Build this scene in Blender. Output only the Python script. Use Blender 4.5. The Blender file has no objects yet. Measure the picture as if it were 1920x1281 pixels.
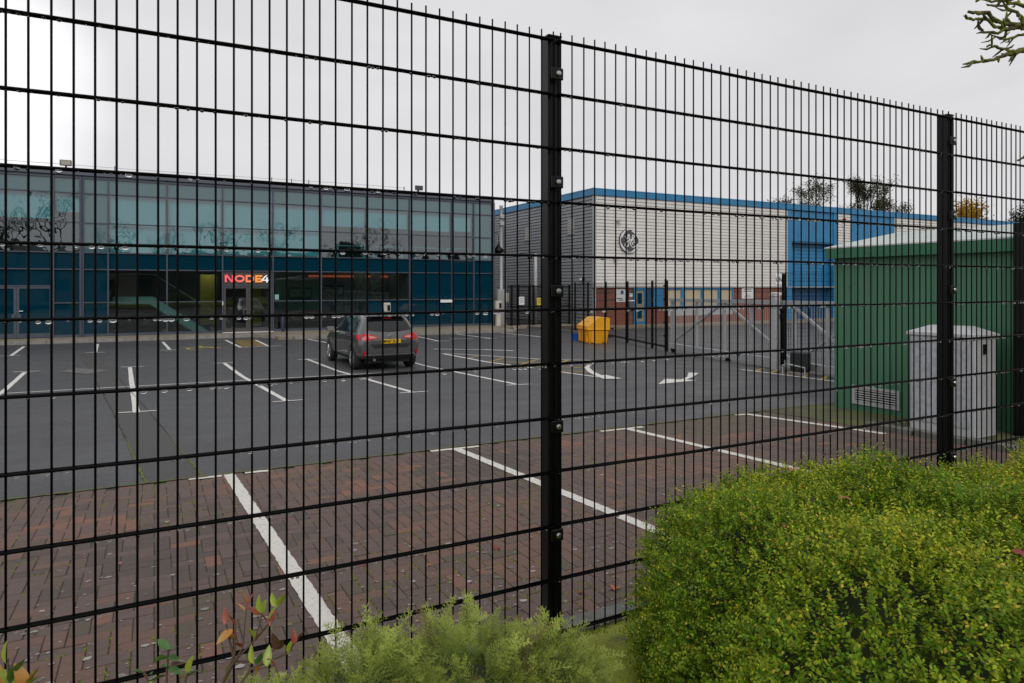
import bpy, bmesh, math, random
import numpy as np
from mathutils import Vector, Matrix
from mathutils.bvhtree import BVHTree

random.seed(7)
rng = np.random.default_rng(11)
R = math.radians
scene = bpy.context.scene
C = scene.collection

# ------------------------------------------------------------------ camera
# World: X runs along the near fence, Y away from it towards the offices, Z up.
cam_d = bpy.data.cameras.new('camera')
cam = bpy.data.objects.new('camera', cam_d)
C.objects.link(cam)
cam.location = (0, 0, 2.2)
cam.rotation_euler = (R(90), 0, R(-27.65))
cam_d.lens = 24
cam_d.sensor_width = 36
cam_d.shift_y = -0.0534
cam_d.clip_start = 0.05
cam_d.clip_end = 3000
scene.camera = cam

# ------------------------------------------------------------------ sky and light (overcast)
SUN_EL, SUN_AZ = R(38), R(200)          # azimuth clockwise from +Y
w = bpy.data.worlds.new('World')
scene.world = w
w.use_nodes = True
nt = w.node_tree
nt.nodes.clear()
def N(t, **k):
    n = nt.nodes.new(t)
    for a, b in k.items(): setattr(n, a, b)
    return n
out = N('ShaderNodeOutputWorld'); bg = N('ShaderNodeBackground')
bg.inputs[1].default_value = 0.1
sky = N('ShaderNodeTexSky'); sky.sky_type = 'NISHITA'; sky.sun_disc = False
sky.sun_elevation = SUN_EL; sky.sun_rotation = SUN_AZ
sky.air_density = 1.0; sky.dust_density = 3.0
hsv = N('ShaderNodeHueSaturation'); hsv.inputs['Saturation'].default_value = 0.10
nt.links.new(sky.outputs[0], hsv.inputs['Color'])
cover = N('ShaderNodeMix'); cover.data_type = 'RGBA'
cover.inputs[0].default_value = 0.93          # almost closed cloud deck
cover.inputs[7].default_value = (7.75, 7.68, 7.85, 1)
nt.links.new(hsv.outputs[0], cover.inputs[6])
tc = N('ShaderNodeTexCoord')
mp = N('ShaderNodeMapping'); mp.inputs['Scale'].default_value = (1.0, 1.0, 2.6)
nt.links.new(tc.outputs['Generated'], mp.inputs[0])
no = N('ShaderNodeTexNoise'); no.inputs['Scale'].default_value = 2.1; no.inputs['Detail'].default_value = 5
no.inputs['Roughness'].default_value = 0.5; no.inputs['Distortion'].default_value = 0.5
nt.links.new(mp.outputs[0], no.inputs['Vector'])
mr = N('ShaderNodeMapRange'); mr.inputs[1].default_value = 0.3; mr.inputs[2].default_value = 0.72
mr.inputs[3].default_value = 0.90; mr.inputs[4].default_value = 1.07
nt.links.new(no.outputs[0], mr.inputs[0])
# the thin place in the cloud low on the left that lets the light through
dotn = N('ShaderNodeVectorMath', operation='DOT_PRODUCT')
d0 = Vector((-0.24, 1.22, 0.285)).normalized(); dotn.inputs[1].default_value = d0
nrm = N('ShaderNodeVectorMath', operation='NORMALIZE')
nt.links.new(tc.outputs['Generated'], nrm.inputs[0]); nt.links.new(nrm.outputs[0], dotn.inputs[0])
gl = N('ShaderNodeMapRange', interpolation_type='SMOOTHSTEP')
gl.inputs[1].default_value = math.cos(R(9.5)); gl.inputs[2].default_value = math.cos(R(1))
gl.inputs[3].default_value = 0.0; gl.inputs[4].default_value = 0.9
nt.links.new(dotn.outputs['Value'], gl.inputs[0])
mul0 = N('ShaderNodeMath', operation='MULTIPLY'); nt.links.new(gl.outputs[0], mul0.inputs[0]); nt.links.new(no.outputs[0], mul0.inputs[1])
add = N('ShaderNodeMath', operation='ADD'); nt.links.new(mr.outputs[0], add.inputs[0]); nt.links.new(mul0.outputs[0], add.inputs[1])
mul = N('ShaderNodeVectorMath', operation='SCALE')
nt.links.new(cover.outputs[2], mul.inputs[0]); nt.links.new(add.outputs[0], mul.inputs['Scale'])
nt.links.new(mul.outputs[0], bg.inputs[0]); nt.links.new(bg.outputs[0], out.inputs[0])

sun_d = bpy.data.lights.new('sun', 'SUN'); sun = bpy.data.objects.new('sun', sun_d); C.objects.link(sun)
sun_d.energy = 1.1; sun_d.angle = R(35); sun_d.color = (1.0, 0.965, 0.92)
sd = Vector((math.sin(SUN_AZ)*math.cos(SUN_EL), math.cos(SUN_AZ)*math.cos(SUN_EL), math.sin(SUN_EL)))
sun.rotation_euler = (-sd).to_track_quat('-Z', 'Y').to_euler()
sun.location = (0, -20, 30)

scene.view_settings.view_transform = 'Standard'
scene.view_settings.look = 'None'
scene.view_settings.exposure = 0.0
scene.view_settings.gamma = 1.0
scene.view_settings.use_curve_mapping = False
scene.cycles.max_bounces = 8
scene.cycles.transparent_max_bounces = 16
scene.cycles.caustics_reflective = False
scene.cycles.caustics_refractive = False

# ------------------------------------------------------------------ materials
MATS = {}
def mat(name, col, rough=0.6, metal=0.0, var=0.0, vscale=8.0, bump=0.0, bscale=40.0, spec=0.5, coat=0.0, col2=None,
        lo=0.35, hi=0.65, detail=6, attr=None, trans=0.0, stretch=None):
    m = bpy.data.materials.new(name); m.use_nodes = True; t = m.node_tree
    p = t.nodes['Principled BSDF']
    p.inputs['Base Color'].default_value = (*col, 1); p.inputs['Roughness'].default_value = rough
    p.inputs['Metallic'].default_value = metal; p.inputs['Specular IOR Level'].default_value = spec
    p.inputs['Coat Weight'].default_value = coat
    if coat: p.inputs['Coat Roughness'].default_value = 0.06
    L = t.links
    co = t.nodes.new('ShaderNodeTexCoord')
    vec = co.outputs['Object']
    if stretch:
        q = t.nodes.new('ShaderNodeMapping'); q.inputs['Scale'].default_value = stretch
        L.new(vec, q.inputs[0]); vec = q.outputs[0]
    csrc = None
    if attr:
        a = t.nodes.new('ShaderNodeAttribute'); a.attribute_name = attr; csrc = a.outputs['Color']
        L.new(csrc, p.inputs['Base Color'])
    if col2 or var:
        n = t.nodes.new('ShaderNodeTexNoise'); n.inputs['Scale'].default_value = vscale
        n.inputs['Detail'].default_value = detail; n.inputs['Roughness'].default_value = 0.6
        L.new(vec, n.inputs['Vector'])
        r = t.nodes.new('ShaderNodeMapRange'); r.inputs[1].default_value = lo; r.inputs[2].default_value = hi
        L.new(n.outputs[0], r.inputs[0])
        mx = t.nodes.new('ShaderNodeMix'); mx.data_type = 'RGBA'
        L.new(r.outputs[0], mx.inputs[0])
        c2 = col2 if col2 else tuple(c*(1-var) for c in col)
        mx.inputs[6].default_value = (*col, 1); mx.inputs[7].default_value = (*c2, 1)
        L.new(mx.outputs[2], p.inputs['Base Color'])
    if bump:
        n2 = t.nodes.new('ShaderNodeTexNoise'); n2.inputs['Scale'].default_value = bscale; n2.inputs['Detail'].default_value = 4
        L.new(vec, n2.inputs['Vector'])
        b = t.nodes.new('ShaderNodeBump'); b.inputs['Strength'].default_value = bump; b.inputs['Distance'].default_value = 0.02
        L.new(n2.outputs[0], b.inputs['Height']); L.new(b.outputs[0], p.inputs['Normal'])
    if trans:
        p.inputs['Transmission Weight'].default_value = trans
    MATS[name] = m
    return m

def emis(name, col, s):
    m = bpy.data.materials.new(name); m.use_nodes = True
    p = m.node_tree.nodes['Principled BSDF']
    p.inputs['Base Color'].default_value = (*col, 1)
    p.inputs['Emission Color'].default_value = (*col, 1); p.inputs['Emission Strength'].default_value = s
    return m

def leafmat(name, attr='col', rough=0.45, trans=0.35):
    m = bpy.data.materials.new(name); m.use_nodes = True; t = m.node_tree; t.nodes.clear()
    o = t.nodes.new('ShaderNodeOutputMaterial'); p = t.nodes.new('ShaderNodeBsdfPrincipled')
    tr = t.nodes.new('ShaderNodeBsdfTranslucent'); mx = t.nodes.new('ShaderNodeMixShader'); a = t.nodes.new('ShaderNodeAttribute')
    a.attribute_name = attr
    t.links.new(a.outputs['Color'], p.inputs['Base Color']); t.links.new(a.outputs['Color'], tr.inputs[0])
    p.inputs['Roughness'].default_value = rough; p.inputs['Specular IOR Level'].default_value = 0.25
    mx.inputs[0].default_value = trans
    t.links.new(p.outputs[0], mx.inputs[1]); t.links.new(tr.outputs[0], mx.inputs[2]); t.links.new(mx.outputs[0], o.inputs[0])
    return m

def glassmat(name, tint, refl, wav=0.0, edge=(0.9, 0.97, 1.0)):
    """thin coated glazing: tinted see-through plus a mirror share that grows at grazing angles"""
    m = bpy.data.materials.new(name); m.use_nodes = True; t = m.node_tree; t.nodes.clear()
    o = t.nodes.new('ShaderNodeOutputMaterial'); tp = t.nodes.new('ShaderNodeBsdfTransparent'); g = t.nodes.new('ShaderNodeBsdfGlossy')
    mx = t.nodes.new('ShaderNodeMixShader'); lw = t.nodes.new('ShaderNodeLayerWeight'); lw.inputs[0].default_value = 0.25
    r = t.nodes.new('ShaderNodeMapRange'); r.inputs[3].default_value = refl; r.inputs[4].default_value = 1.0
    tp.inputs[0].default_value = (*tint, 1); g.inputs[0].default_value = (*edge, 1); g.inputs['Roughness'].default_value = 0.01
    t.links.new(lw.outputs['Fresnel'], r.inputs[0]); t.links.new(r.outputs[0], mx.inputs[0])
    t.links.new(tp.outputs[0], mx.inputs[1]); t.links.new(g.outputs[0], mx.inputs[2]); t.links.new(mx.outputs[0], o.inputs[0])
    if wav:
        co = t.nodes.new('ShaderNodeTexCoord'); n = t.nodes.new('ShaderNodeTexNoise'); n.inputs['Scale'].default_value = 1.3; n.inputs['Detail'].default_value = 1.5
        b = t.nodes.new('ShaderNodeBump'); b.inputs['Strength'].default_value = wav; b.inputs['Distance'].default_value = 0.02
        t.links.new(co.outputs['Object'], n.inputs['Vector']); t.links.new(n.outputs[0], b.inputs['Height'])
        t.links.new(b.outputs[0], g.inputs['Normal'])
    return m

# ------------------------------------------------------------------ mesh helpers
ORG = {}
def link(o, parent=None):
    C.objects.link(o)
    if parent is not None: o.parent = parent
    return o

def empty(name, label, cat, loc, rz=0.0, group=None):
    o = bpy.data.objects.new(name, None); link(o)
    o.empty_display_size = 0.2
    o.location = loc; o.rotation_euler = (0, 0, rz)
    o['label'] = label; o['category'] = cat
    if group: o['group'] = group
    ORG[o] = (Matrix.Translation(Vector(loc)) @ Matrix.Rotation(rz, 4, 'Z')).inverted()
    return o

def tag(o, label, cat, group=None):
    o['label'] = label; o['category'] = cat
    if group: o['group'] = group
    return o

def add_mesh(name, me, m, parent=None, local=False, smooth=False):
    """link a mesh given in world coordinates (or local ones) under a parent"""
    o = bpy.data.objects.new(name, me)
    if m is not None: me.materials.append(m)
    inv = ORG.get(parent)
    if inv is not None and not local: me.transform(inv)
    if parent is not None and inv is not None: ORG[o] = inv
    if smooth:
        me.polygons.foreach_set('use_smooth', [True]*len(me.polygons))
    link(o, parent)
    return o

class MB:
    def __init__(s): s.v = []; s.f = []
    def box(s, x0, x1, y0, y1, z0, z1):
        b = len(s.v)
        s.v += [(x0,y0,z0),(x1,y0,z0),(x1,y1,z0),(x0,y1,z0),(x0,y0,z1),(x1,y0,z1),(x1,y1,z1),(x0,y1,z1)]
        s.f += [tuple(b+i for i in q) for q in ((0,3,2,1),(4,5,6,7),(0,1,5,4),(1,2,6,5),(2,3,7,6),(3,0,4,7))]
        return s
    def bbox(s, x0, x1, y0, y1, z0, z1, b=0.01):
        """box with chamfered edges"""
        bm = bmesh.new(); bmesh.ops.create_cube(bm, size=1.0)
        for v in bm.verts:
            v.co = Vector(((x0+x1)/2+v.co.x*(x1-x0), (y0+y1)/2+v.co.y*(y1-y0), (z0+z1)/2+v.co.z*(z1-z0)))
        bmesh.ops.bevel(bm, geom=list(bm.edges), offset=b, segments=1, affect='EDGES')
        s.bm(bm); return s
    def bm(s, bm):
        b = len(s.v); bm.verts.index_update()
        s.v += [tuple(v.co) for v in bm.verts]; s.f += [tuple(b+v.index for v in f.verts) for f in bm.faces]
        bm.free(); return s
    def quad(s, *p):
        b = len(s.v); s.v += [tuple(q) for q in p]; s.f.append(tuple(range(b, b+len(p)))); return s
    def tube(s, pts, r, n=6, cap=True, squash=1.0):
        pts = [Vector(p) for p in pts]
        rs = r if isinstance(r, (list, tuple)) else [r]*len(pts)
        b = len(s.v); prev = None
        for i, p in enumerate(pts):
            d = (pts[min(i+1, len(pts)-1)]-pts[max(i-1, 0)])
            d = d.normalized() if d.length > 1e-9 else Vector((0,0,1))
            if prev is None:
                a = Vector((0,0,1)) if abs(d.z) < 0.9 else Vector((1,0,0))
                x = d.cross(a).normalized()
            else:
                x = (prev - d*prev.dot(d)).normalized()
            prev = x; y = d.cross(x)
            for k in range(n):
                a = 2*math.pi*(k+0.5)/n
                s.v.append(tuple(p + (x*math.cos(a)+y*math.sin(a)*squash)*rs[i]))
        for i in range(len(pts)-1):
            for k in range(n):
                s.f.append((b+i*n+k, b+i*n+(k+1)%n, b+(i+1)*n+(k+1)%n, b+(i+1)*n+k))
        if cap:
            s.f.append(tuple(b+k for k in range(n))[::-1]); e = b+(len(pts)-1)*n
            s.f.append(tuple(e+k for k in range(n)))
        return s
    def prism(s, pts, a, b_, axis='y'):
        """extrude a 2D outline: axis y -> outline in (x,z); axis z -> (x,y); axis x -> (y,z)"""
        n = len(pts); b = len(s.v)
        def P(p, t):
            return {'y': (p[0], t, p[1]), 'z': (p[0], p[1], t), 'x': (t, p[0], p[1])}[axis]
        s.v += [P(p, a) for p in pts] + [P(p, b_) for p in pts]
        s.f.append(tuple(b+i for i in range(n))); s.f.append(tuple(b+n+i for i in range(n))[::-1])
        for i in range(n):
            j = (i+1) % n; s.f.append((b+j, b+i, b+n+i, b+n+j))
        return s
    def lathe(s, prof, c, axis='z', n=16):
        """prof: (radius, height) pairs"""
        b = len(s.v); c = Vector(c)
        for r, h in prof:
            for k in range(n):
                a = 2*math.pi*k/n
                q = {'z': (r*math.cos(a), r*math.sin(a), h), 'x': (h, r*math.cos(a), r*math.sin(a)), 'y': (r*math.sin(a), h, r*math.cos(a))}[axis]
                s.v.append(tuple(c+Vector(q)))
        for i in range(len(prof)-1):
            for k in range(n):
                s.f.append((b+i*n+k, b+i*n+(k+1)%n, b+(i+1)*n+(k+1)%n, b+(i+1)*n+k))
        s.f.append(tuple(b+k for k in range(n))[::-1]); e = b+(len(prof)-1)*n; s.f.append(tuple(e+k for k in range(n)))
        return s
    def me(s, fix=True):
        me = bpy.data.meshes.new('m'); me.from_pydata(s.v, [], s.f); me.update()
        if fix:
            bm = bmesh.new(); bm.from_mesh(me); bmesh.ops.recalc_face_normals(bm, faces=bm.faces); bm.to_mesh(me); bm.free()
        return me
    def build(s, name, m, parent=None, local=False, smooth=False, fix=True):
        return add_mesh(name, s.me(fix), m, parent, local, smooth)

def np_mesh(name, V, F, m, parent=None, col=None, local=False, smooth=False):
    """V (n,3); F (k,3 or 4); col (n,3) per-vertex colours in attribute 'col'"""
    me = bpy.data.meshes.new('m'); n = len(V); k, q = F.shape
    me.vertices.add(n); me.vertices.foreach_set('co', np.asarray(V, np.float32).ravel())
    me.loops.add(k*q); me.loops.foreach_set('vertex_index', F.astype(np.int32).ravel())
    me.polygons.add(k); me.polygons.foreach_set('loop_start', np.arange(0, k*q, q, dtype=np.int32))
    me.polygons.foreach_set('loop_total', np.full(k, q, np.int32))
    me.update(calc_edges=True)
    if col is not None:
        a = me.color_attributes.new('col', 'FLOAT_COLOR', 'POINT')
        a.data.foreach_set('color', np.concatenate([col, np.ones((n, 1))], 1).astype(np.float32).ravel())
    return add_mesh(name, me, m, parent, local, smooth)

def struct(o):
    o['kind'] = 'structure'; ORG[o] = Matrix.Identity(4); return o
def stuff(o):
    o['kind'] = 'stuff'; return o

def gz(v):
    """ground level: the yard falls from the fence towards the offices, then runs level"""
    return max(0.0, 0.512-0.0285*v)
# ------------------------------------------------------------------ setting materials
def asphalt_mat():
    m = bpy.data.materials.new('asphalt'); m.use_nodes = True; t = m.node_tree; p = t.nodes['Principled BSDF']; L = t.links
    co = t.nodes.new('ShaderNodeTexCoord')
    def noise(sc, det=4, rough=.6, st=None):
        n = t.nodes.new('ShaderNodeTexNoise'); n.inputs['Scale'].default_value = sc; n.inputs['Detail'].default_value = det; n.inputs['Roughness'].default_value = rough
        v = co.outputs['Object']
        if st:
            q = t.nodes.new('ShaderNodeMapping'); q.inputs['Scale'].default_value = st; L.new(v, q.inputs[0]); v = q.outputs[0]
        L.new(v, n.inputs['Vector']); return n.outputs[0]
    def ramp(src, a, b, c, d):
        r = t.nodes.new('ShaderNodeMapRange'); r.inputs[1].default_value = a; r.inputs[2].default_value = b; r.inputs[3].default_value = c; r.inputs[4].default_value = d
        L.new(src, r.inputs[0]); return r.outputs[0]
    def mix(f, a, b, mode='MIX'):
        x = t.nodes.new('ShaderNodeMix'); x.data_type = 'RGBA'; x.blend_type = mode
        for s, i in ((f, 0), (a, 6), (b, 7)):
            if isinstance(s, (int, float)): x.inputs[i].default_value = s
            elif isinstance(s, tuple): x.inputs[i].default_value = (*s, 1)
            else: L.new(s, x.inputs[i])
        return x.outputs[2]
    big = ramp(noise(.22, 3, .55, (.5, 1.3, 1)), .35, .65, 0, 1)
    base = mix(big, (.058, .060, .066), (.072, .072, .075))
    blot = ramp(noise(1.4, 6, .65, (.6, 1.6, 1)), .5, .72, 0, .55)
    base = mix(blot, base, (.046, .046, .049))
    tyre = ramp(noise(.5, 5, .7, (.12, 2.6, 1)), .60, .66, 0, .45)
    base = mix(tyre, base, (.034, .034, .036))
    grain = ramp(noise(26, 3, .7), .42, .62, 0, .5)
    base = mix(grain, base, (.040, .040, .043))
    chips = ramp(noise(85, 2, .5), .60, .70, 0, .8)
    base = mix(chips, base, (.21, .21, .215))
    pits = ramp(noise(60, 2, .5), .30, .40, .75, 0)
    base = mix(pits, base, (.022, .022, .024))
    vo = t.nodes.new('ShaderNodeTexVoronoi'); vo.inputs['Scale'].default_value = .8; vo.inputs['Randomness'].default_value = 1; L.new(co.outputs['Object'], vo.inputs['Vector'])
    spot = ramp(vo.outputs['Distance'], .018, .028, 1, 0)
    base = mix(spot, base, (.02, .018, .015))
    L.new(base, p.inputs['Base Color'])
    L.new(ramp(noise(.9, 4), .35, .65, .42, .62), p.inputs['Roughness'])
    b = t.nodes.new('ShaderNodeBump'); b.inputs['Strength'].default_value = .45; b.inputs['Distance'].default_value = .006
    L.new(noise(90, 3), b.inputs['Height']); L.new(b.outputs[0], p.inputs['Normal'])
    p.inputs['Specular IOR Level'].default_value = .35
    return m
M_asph = asphalt_mat()
M_trench = mat('trench_asphalt', (.042,.041,.040), .6, col2=(.066,.064,.06), vscale=45, bump=.5, bscale=80)
M_conc = mat('concrete', (.30,.285,.26), .85, col2=(.20,.19,.165), vscale=5, bump=.25, bscale=60)
M_path = mat('path_concrete', (.27,.225,.17), .8, col2=(.19,.165,.12), vscale=2.5, bump=.25, bscale=50)
M_kerbedge = mat('kerb_stone', (.15,.15,.15), .85, col2=(.10,.105,.085), vscale=9, bump=.3, bscale=70)
M_white = mat('line_paint', (.74,.73,.70), .6, col2=(.58,.57,.54), vscale=14, bump=.15, bscale=120)
M_worn = mat('worn_line_paint', (.66,.64,.59), .7, col2=(.40,.37,.33), vscale=30, lo=.5, hi=.75, bump=.25, bscale=120)
M_yellow = mat('yellow_line_paint', (.60,.40,.05), .7, col2=(.30,.22,.06), vscale=9)
M_faint = mat('faint_paint', (.15,.145,.14), .7, col2=(.09,.09,.09), vscale=12)
M_soil = mat('soil', (.055,.038,.026), .95, col2=(.03,.022,.016), vscale=14, bump=.8, bscale=35)
M_moss = mat('moss', (.15,.19,.022), .95, col2=(.07,.085,.02), vscale=22, bump=.9, bscale=60)
M_bed = mat('joint_sand', (.060,.050,.038), .95, col2=(.085,.10,.022), vscale=3.2, lo=.48, hi=.62, detail=9, bump=.5, bscale=50)
M_edge = mat('edge_dirt', (.10,.085,.045), .95, col2=(.11,.125,.03), vscale=4, bump=.6, bscale=60)
M_field = mat('rough_grass', (.06,.08,.03), .95, col2=(.09,.10,.04), vscale=.3)

# ------------------------------------------------------------------ ground, car park, paths
def sheet(name, us, vs, zf, m, parent=None, dz=0.0):
    mb = MB()
    for i in range(len(us)-1):
        for j in range(len(vs)-1):
            q = [(us[i],vs[j]),(us[i+1],vs[j]),(us[i+1],vs[j+1]),(us[i],vs[j+1])]
            mb.quad(*[(a, b, zf(b)+dz) for a, b in q])
    return mb.build(name, m, parent, fix=False)

gnd = struct(MB().quad((-900,-900,-.12),(900,-900,-.12),(900,900,-.12),(-900,900,-.12)).build('ground', M_field, fix=False))
car_park = struct(sheet('car_park', [-60,9.35,14,95], [7.48,10,14,18,62], gz, M_asph))
yard = struct(sheet('yard_road', [14.0,95], [2.6,7.48], gz, M_asph, dz=-.004))

def strip(pts, wd, m, name='marking_line', parent=None, dz=.004, rag=0.0, seg=.25, base=gz):
    """paint laid along ground points (x, y), following the fall of the yard"""
    P = [Vector((a, b)) for a, b in pts]
    dense = []
    for a, b in zip(P, P[1:]):
        n = max(1, int((b-a).length/seg))
        dense += [a.lerp(b, i/n) for i in range(n)]
    dense.append(P[-1])
    mb = MB(); row = []
    wds = wd if isinstance(wd, (list, tuple)) else [wd]*len(dense)
    for i, p in enumerate(dense):
        d = (dense[min(i+1, len(dense)-1)]-dense[max(i-1, 0)]).normalized(); nn = Vector((-d.y, d.x))
        if len(wds) == len(dense): ww = wds[i]
        else: ww = wds[0]+(wds[-1]-wds[0])*i/max(1, len(dense)-1)
        l = p+nn*(ww/2+random.uniform(-rag, rag)); r = p-nn*(ww/2+random.uniform(-rag, rag))
        row.append(((l.x, l.y, base(l.y)+dz), (r.x, r.y, base(r.y)+dz)))
    for a, b in zip(row, row[1:]): mb.quad(a[1], a[0], b[0], b[1])
    return mb.build(name, m, parent, fix=False)

def patch(pts, m, name, parent, dz=.004):
    return MB().quad(*[(a, b, gz(b)+dz) for a, b in pts]).build(name, m, parent)

W = .10
for u in (-2.6, -.24, 2.13, 4.46, 6.76):
    far = 21.35
    strip([(u-.02, 12.68), (u-.35 if u < 5 else u-.12, far)], W, M_white, parent=car_park, rag=.004)
for a, b in (((-.52,12.80),(.03,12.72)),((1.86,12.72),(2.4,12.70)),((4.18,12.62),(4.73,12.57)),((6.46,12.58),(7.0,12.5)),((-2.9,12.85),(-2.3,12.8)),
             ((-3.22,21.54),(-2.64,21.48)),((-.82,21.47),(-.25,21.43)),((1.50,21.30),(2.08,21.28)),((3.83,21.19),(4.4,21.09)),
             ((-4.36,26.73),(-3.78,26.63)),((-2.05,26.75),(-1.47,26.62)),((.2,26.55),(.68,26.45)),
             ((9.95,25.85),(10.62,25.74)),((11.0,26.70),(12.0,26.45)),((12.4,26.15),(12.95,26.1)),((13.6,27.0),(14.45,26.8)),((14.8,26.0),(15.3,25.9))):
    strip([a, b], .075, M_white, parent=car_park, dz=.008)
strip([(-14,17.35),(-2.61,17.12),(.11,17.0),(3.55,16.78),(6.23,16.62),(8.67,16.50)], .08, M_white, parent=car_park, dz=.006)
for u0, u1 in ((-6.5,-6.7),(-4.05,-4.25),(-1.75,-1.93),(.48,.3)):
    strip([(u0,26.7),(u1,30.6)], W, M_white, parent=car_park)
for a, b in (((2.78,26.43),(2.6,30.43)),((3.75,26.42),(3.70,29.9)),((6.08,26.8),(5.7,29.3)),((10.21,25.8),(10.3,28.8)),((12.71,26.1),(12.45,29.3)),((15.04,25.94),(14.7,29.2)),((8.0,26.3),(8.0,29.3))):
    strip([a, b], W, M_white, parent=car_park)
strip([(2.72,26.47),(4.2,26.42)], .07, M_white, parent=car_park, dz=.009)
for i in range(7):                                           # yellow hatching before the entrance
    v = 26.7+i*.5
    strip([(2.82,v),(3.66,v+.42)], .07, M_yellow, 'yellow_hatching', car_park, dz=.004)
    strip([(2.82,v+.5),(3.66,v+.1)], .07, M_yellow, 'yellow_hatching', car_park, dz=.006)
# worn yellow wheelchair mark
ring = [(1.45+.42*math.cos(a), 26.85+.5*math.sin(a)) for a in [2*math.pi*i/18 for i in range(15)]]
strip(ring, .1, M_yellow, 'wheelchair_mark', car_park)
strip([(1.5,27.75),(1.52,27.05),(1.9,26.95),(2.1,26.5)], .11, M_yellow, 'wheelchair_mark', car_park, dz=.006)
# hatched box and arrows on the right
for a, b, ww in (((8.72,22.6),(10.17,21.6),.10),((10.17,21.6),(10.94,20.76),.14),((8.39,20.83),(8.78,15.6),.12),((8.67,20.69),(10.26,18.17),.09),((10.26,18.17),(11.54,16.35),.09),((8.76,15.2),(8.95,12.45),.10),((8.3,20.95),(8.7,20.75),.06)):
    strip([a, b], ww, M_white, parent=car_park, dz=.008)
for a, b in (((8.65,19.37),(9.11,19.68)),((8.75,18.1),(9.64,18.85)),((8.8,16.5),(10.3,17.98)),((10.0,16.3),(10.85,17.15)),((8.85,16.33),(10.08,14.76)),((8.85,18.0),(10.68,15.89)),((8.9,14.6),(9.5,14.0))):
    strip([a, b], .08, M_yellow, 'yellow_hatching', car_park, dz=.004)
strip([(11.49,16.45),(10.68,15.68),(9.97,14.84),(9.44,13.87),(9.1,13.06),(8.97,12.35)], [.09,.17], M_white, 'curved_arrow', car_park, dz=.012)
strip([(11.49,16.45),(11.1,16.32)], .1, M_white, 'curved_arrow', car_park, dz=.014)
patch([(8.75,12.36),(9.12,12.2),(9.3,13.05),(8.98,13.0)], M_white, 'curved_arrow', car_park, dz=.016)
mb = MB()
for q in ([(9.17,11.03),(9.92,11.70),(10.11,11.40),(9.69,11.07)], [(10.11,11.40),(10.6,11.75),(10.71,11.67),(10.2,11.34)],
          [(10.6,11.75),(11.26,12.44),(11.35,12.2),(10.71,11.67)], [(9.69,11.07),(10.11,11.40),(10.2,11.34),(10.27,11.08)]):
    mb.quad(*[(a, b, gz(b)+.006) for a, b in q])
mb.build('direction_arrow', M_white, car_park)
patch([(-2.15,21.0),(-1.9,21.78),(-1.05,20.8),(-1.48,20.16)], M_faint, 'worn_diamond', car_park, dz=.009)
strip([(12.80,12.25),(12.42,9.0)], .09, M_white, parent=car_park)
for i in range(6):
    v = 9.3+i*.5
    strip([(12.55+.03*i,v),(13.15+.06*i,v+.35)], .08, M_yellow, 'yellow_hatching', car_park)
# the refilled trench across the asphalt, its mossy edges
strip([(.175,7.5),(-.42,13.6),(-.99,18.9),(-1.9,26.2)], .50, M_trench, 'trench_patch', car_park, dz=.003)
for s in (-1, 1):
    strip([(.175+s*.25,7.52),(.02+s*.25,9.1),(-.08+s*.25,10.2)], [.028,.008], M_moss, 'moss_line', car_park, dz=.007, rag=.008, seg=.07)
    strip([(-.08+s*.25,10.2),(-.42+s*.25,13.6),(-.99+s*.25,18.9)], .012, M_soil, 'moss_line', car_park, dz=.007, rag=.004, seg=.15)
strip([(-8,7.5),(9.3,7.46)], .05, M_edge, 'moss_line', car_park, dz=.010, rag=.014, seg=.05)

# footpath and kerb in front of the offices
footpath = struct(MB().box(-20,4.55,31.75,33.6,-.1,.115).box(4.55,15.6,29.55,33.6,-.1,.117).box(15.6,21.0,31.6,34.2,-.1,.113).build('footpath', M_path))
n = 0
def kerb(a, b):
    L_ = (Vector(b)-Vector(a)).length; k = max(1, int(L_/.92))
    for i in range(k):
        p = Vector(a).lerp(Vector(b), i/k); q = Vector(a).lerp(Vector(b), (i+1)/k)
        d = (q-p).normalized()*.004; nn = Vector((d.y, -d.x)).normalized()*.13
        p, q = p+d, q-d
        MB().prism([tuple(p), tuple(q), tuple(q+nn), tuple(p+nn)], -.08, .135, 'z').build('kerb_stone', M_conc, footpath)
kerb((-16,31.75),(3.9,31.75)); kerb((3.9,31.75),(5.2,29.55)); kerb((5.2,29.55),(15.6,29.55)); kerb((15.6,29.55),(16.6,31.6))
ge_path = struct(MB().box(19.6,75,28.9,30.72,-.1,.10).build('warehouse_apron', M_path))
verge = struct(MB().box(17.6,21.08,28.9,31.6,-.1,.07).build('gravel_verge', M_soil))
kbv = struct(MB().box(17.45,17.6,24.0,31.6,-.1,.14).build('verge_kerb', M_kerbedge))
# mossy ground around the kiosk
sheet_v = struct(sheet('kiosk_verge', [8.25,9.35,14.0], [2.6,4,5.5,7.48], gz, mat('mossy_gravel', (.085,.075,.055), .95, col2=(.10,.115,.03), vscale=2.2, lo=.42, hi=.6, bump=.7, bscale=40), dz=.006))
for uu in (8.3,):
    for i in range(4):
        v = 3.3+i*.62
        MB().bbox(uu-.05, uu+.05, v+.01, v+.60, gz(v)-.1, gz(v)+.07, .012).build('edging_stone', M_kerbedge, sheet_v)

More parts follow.
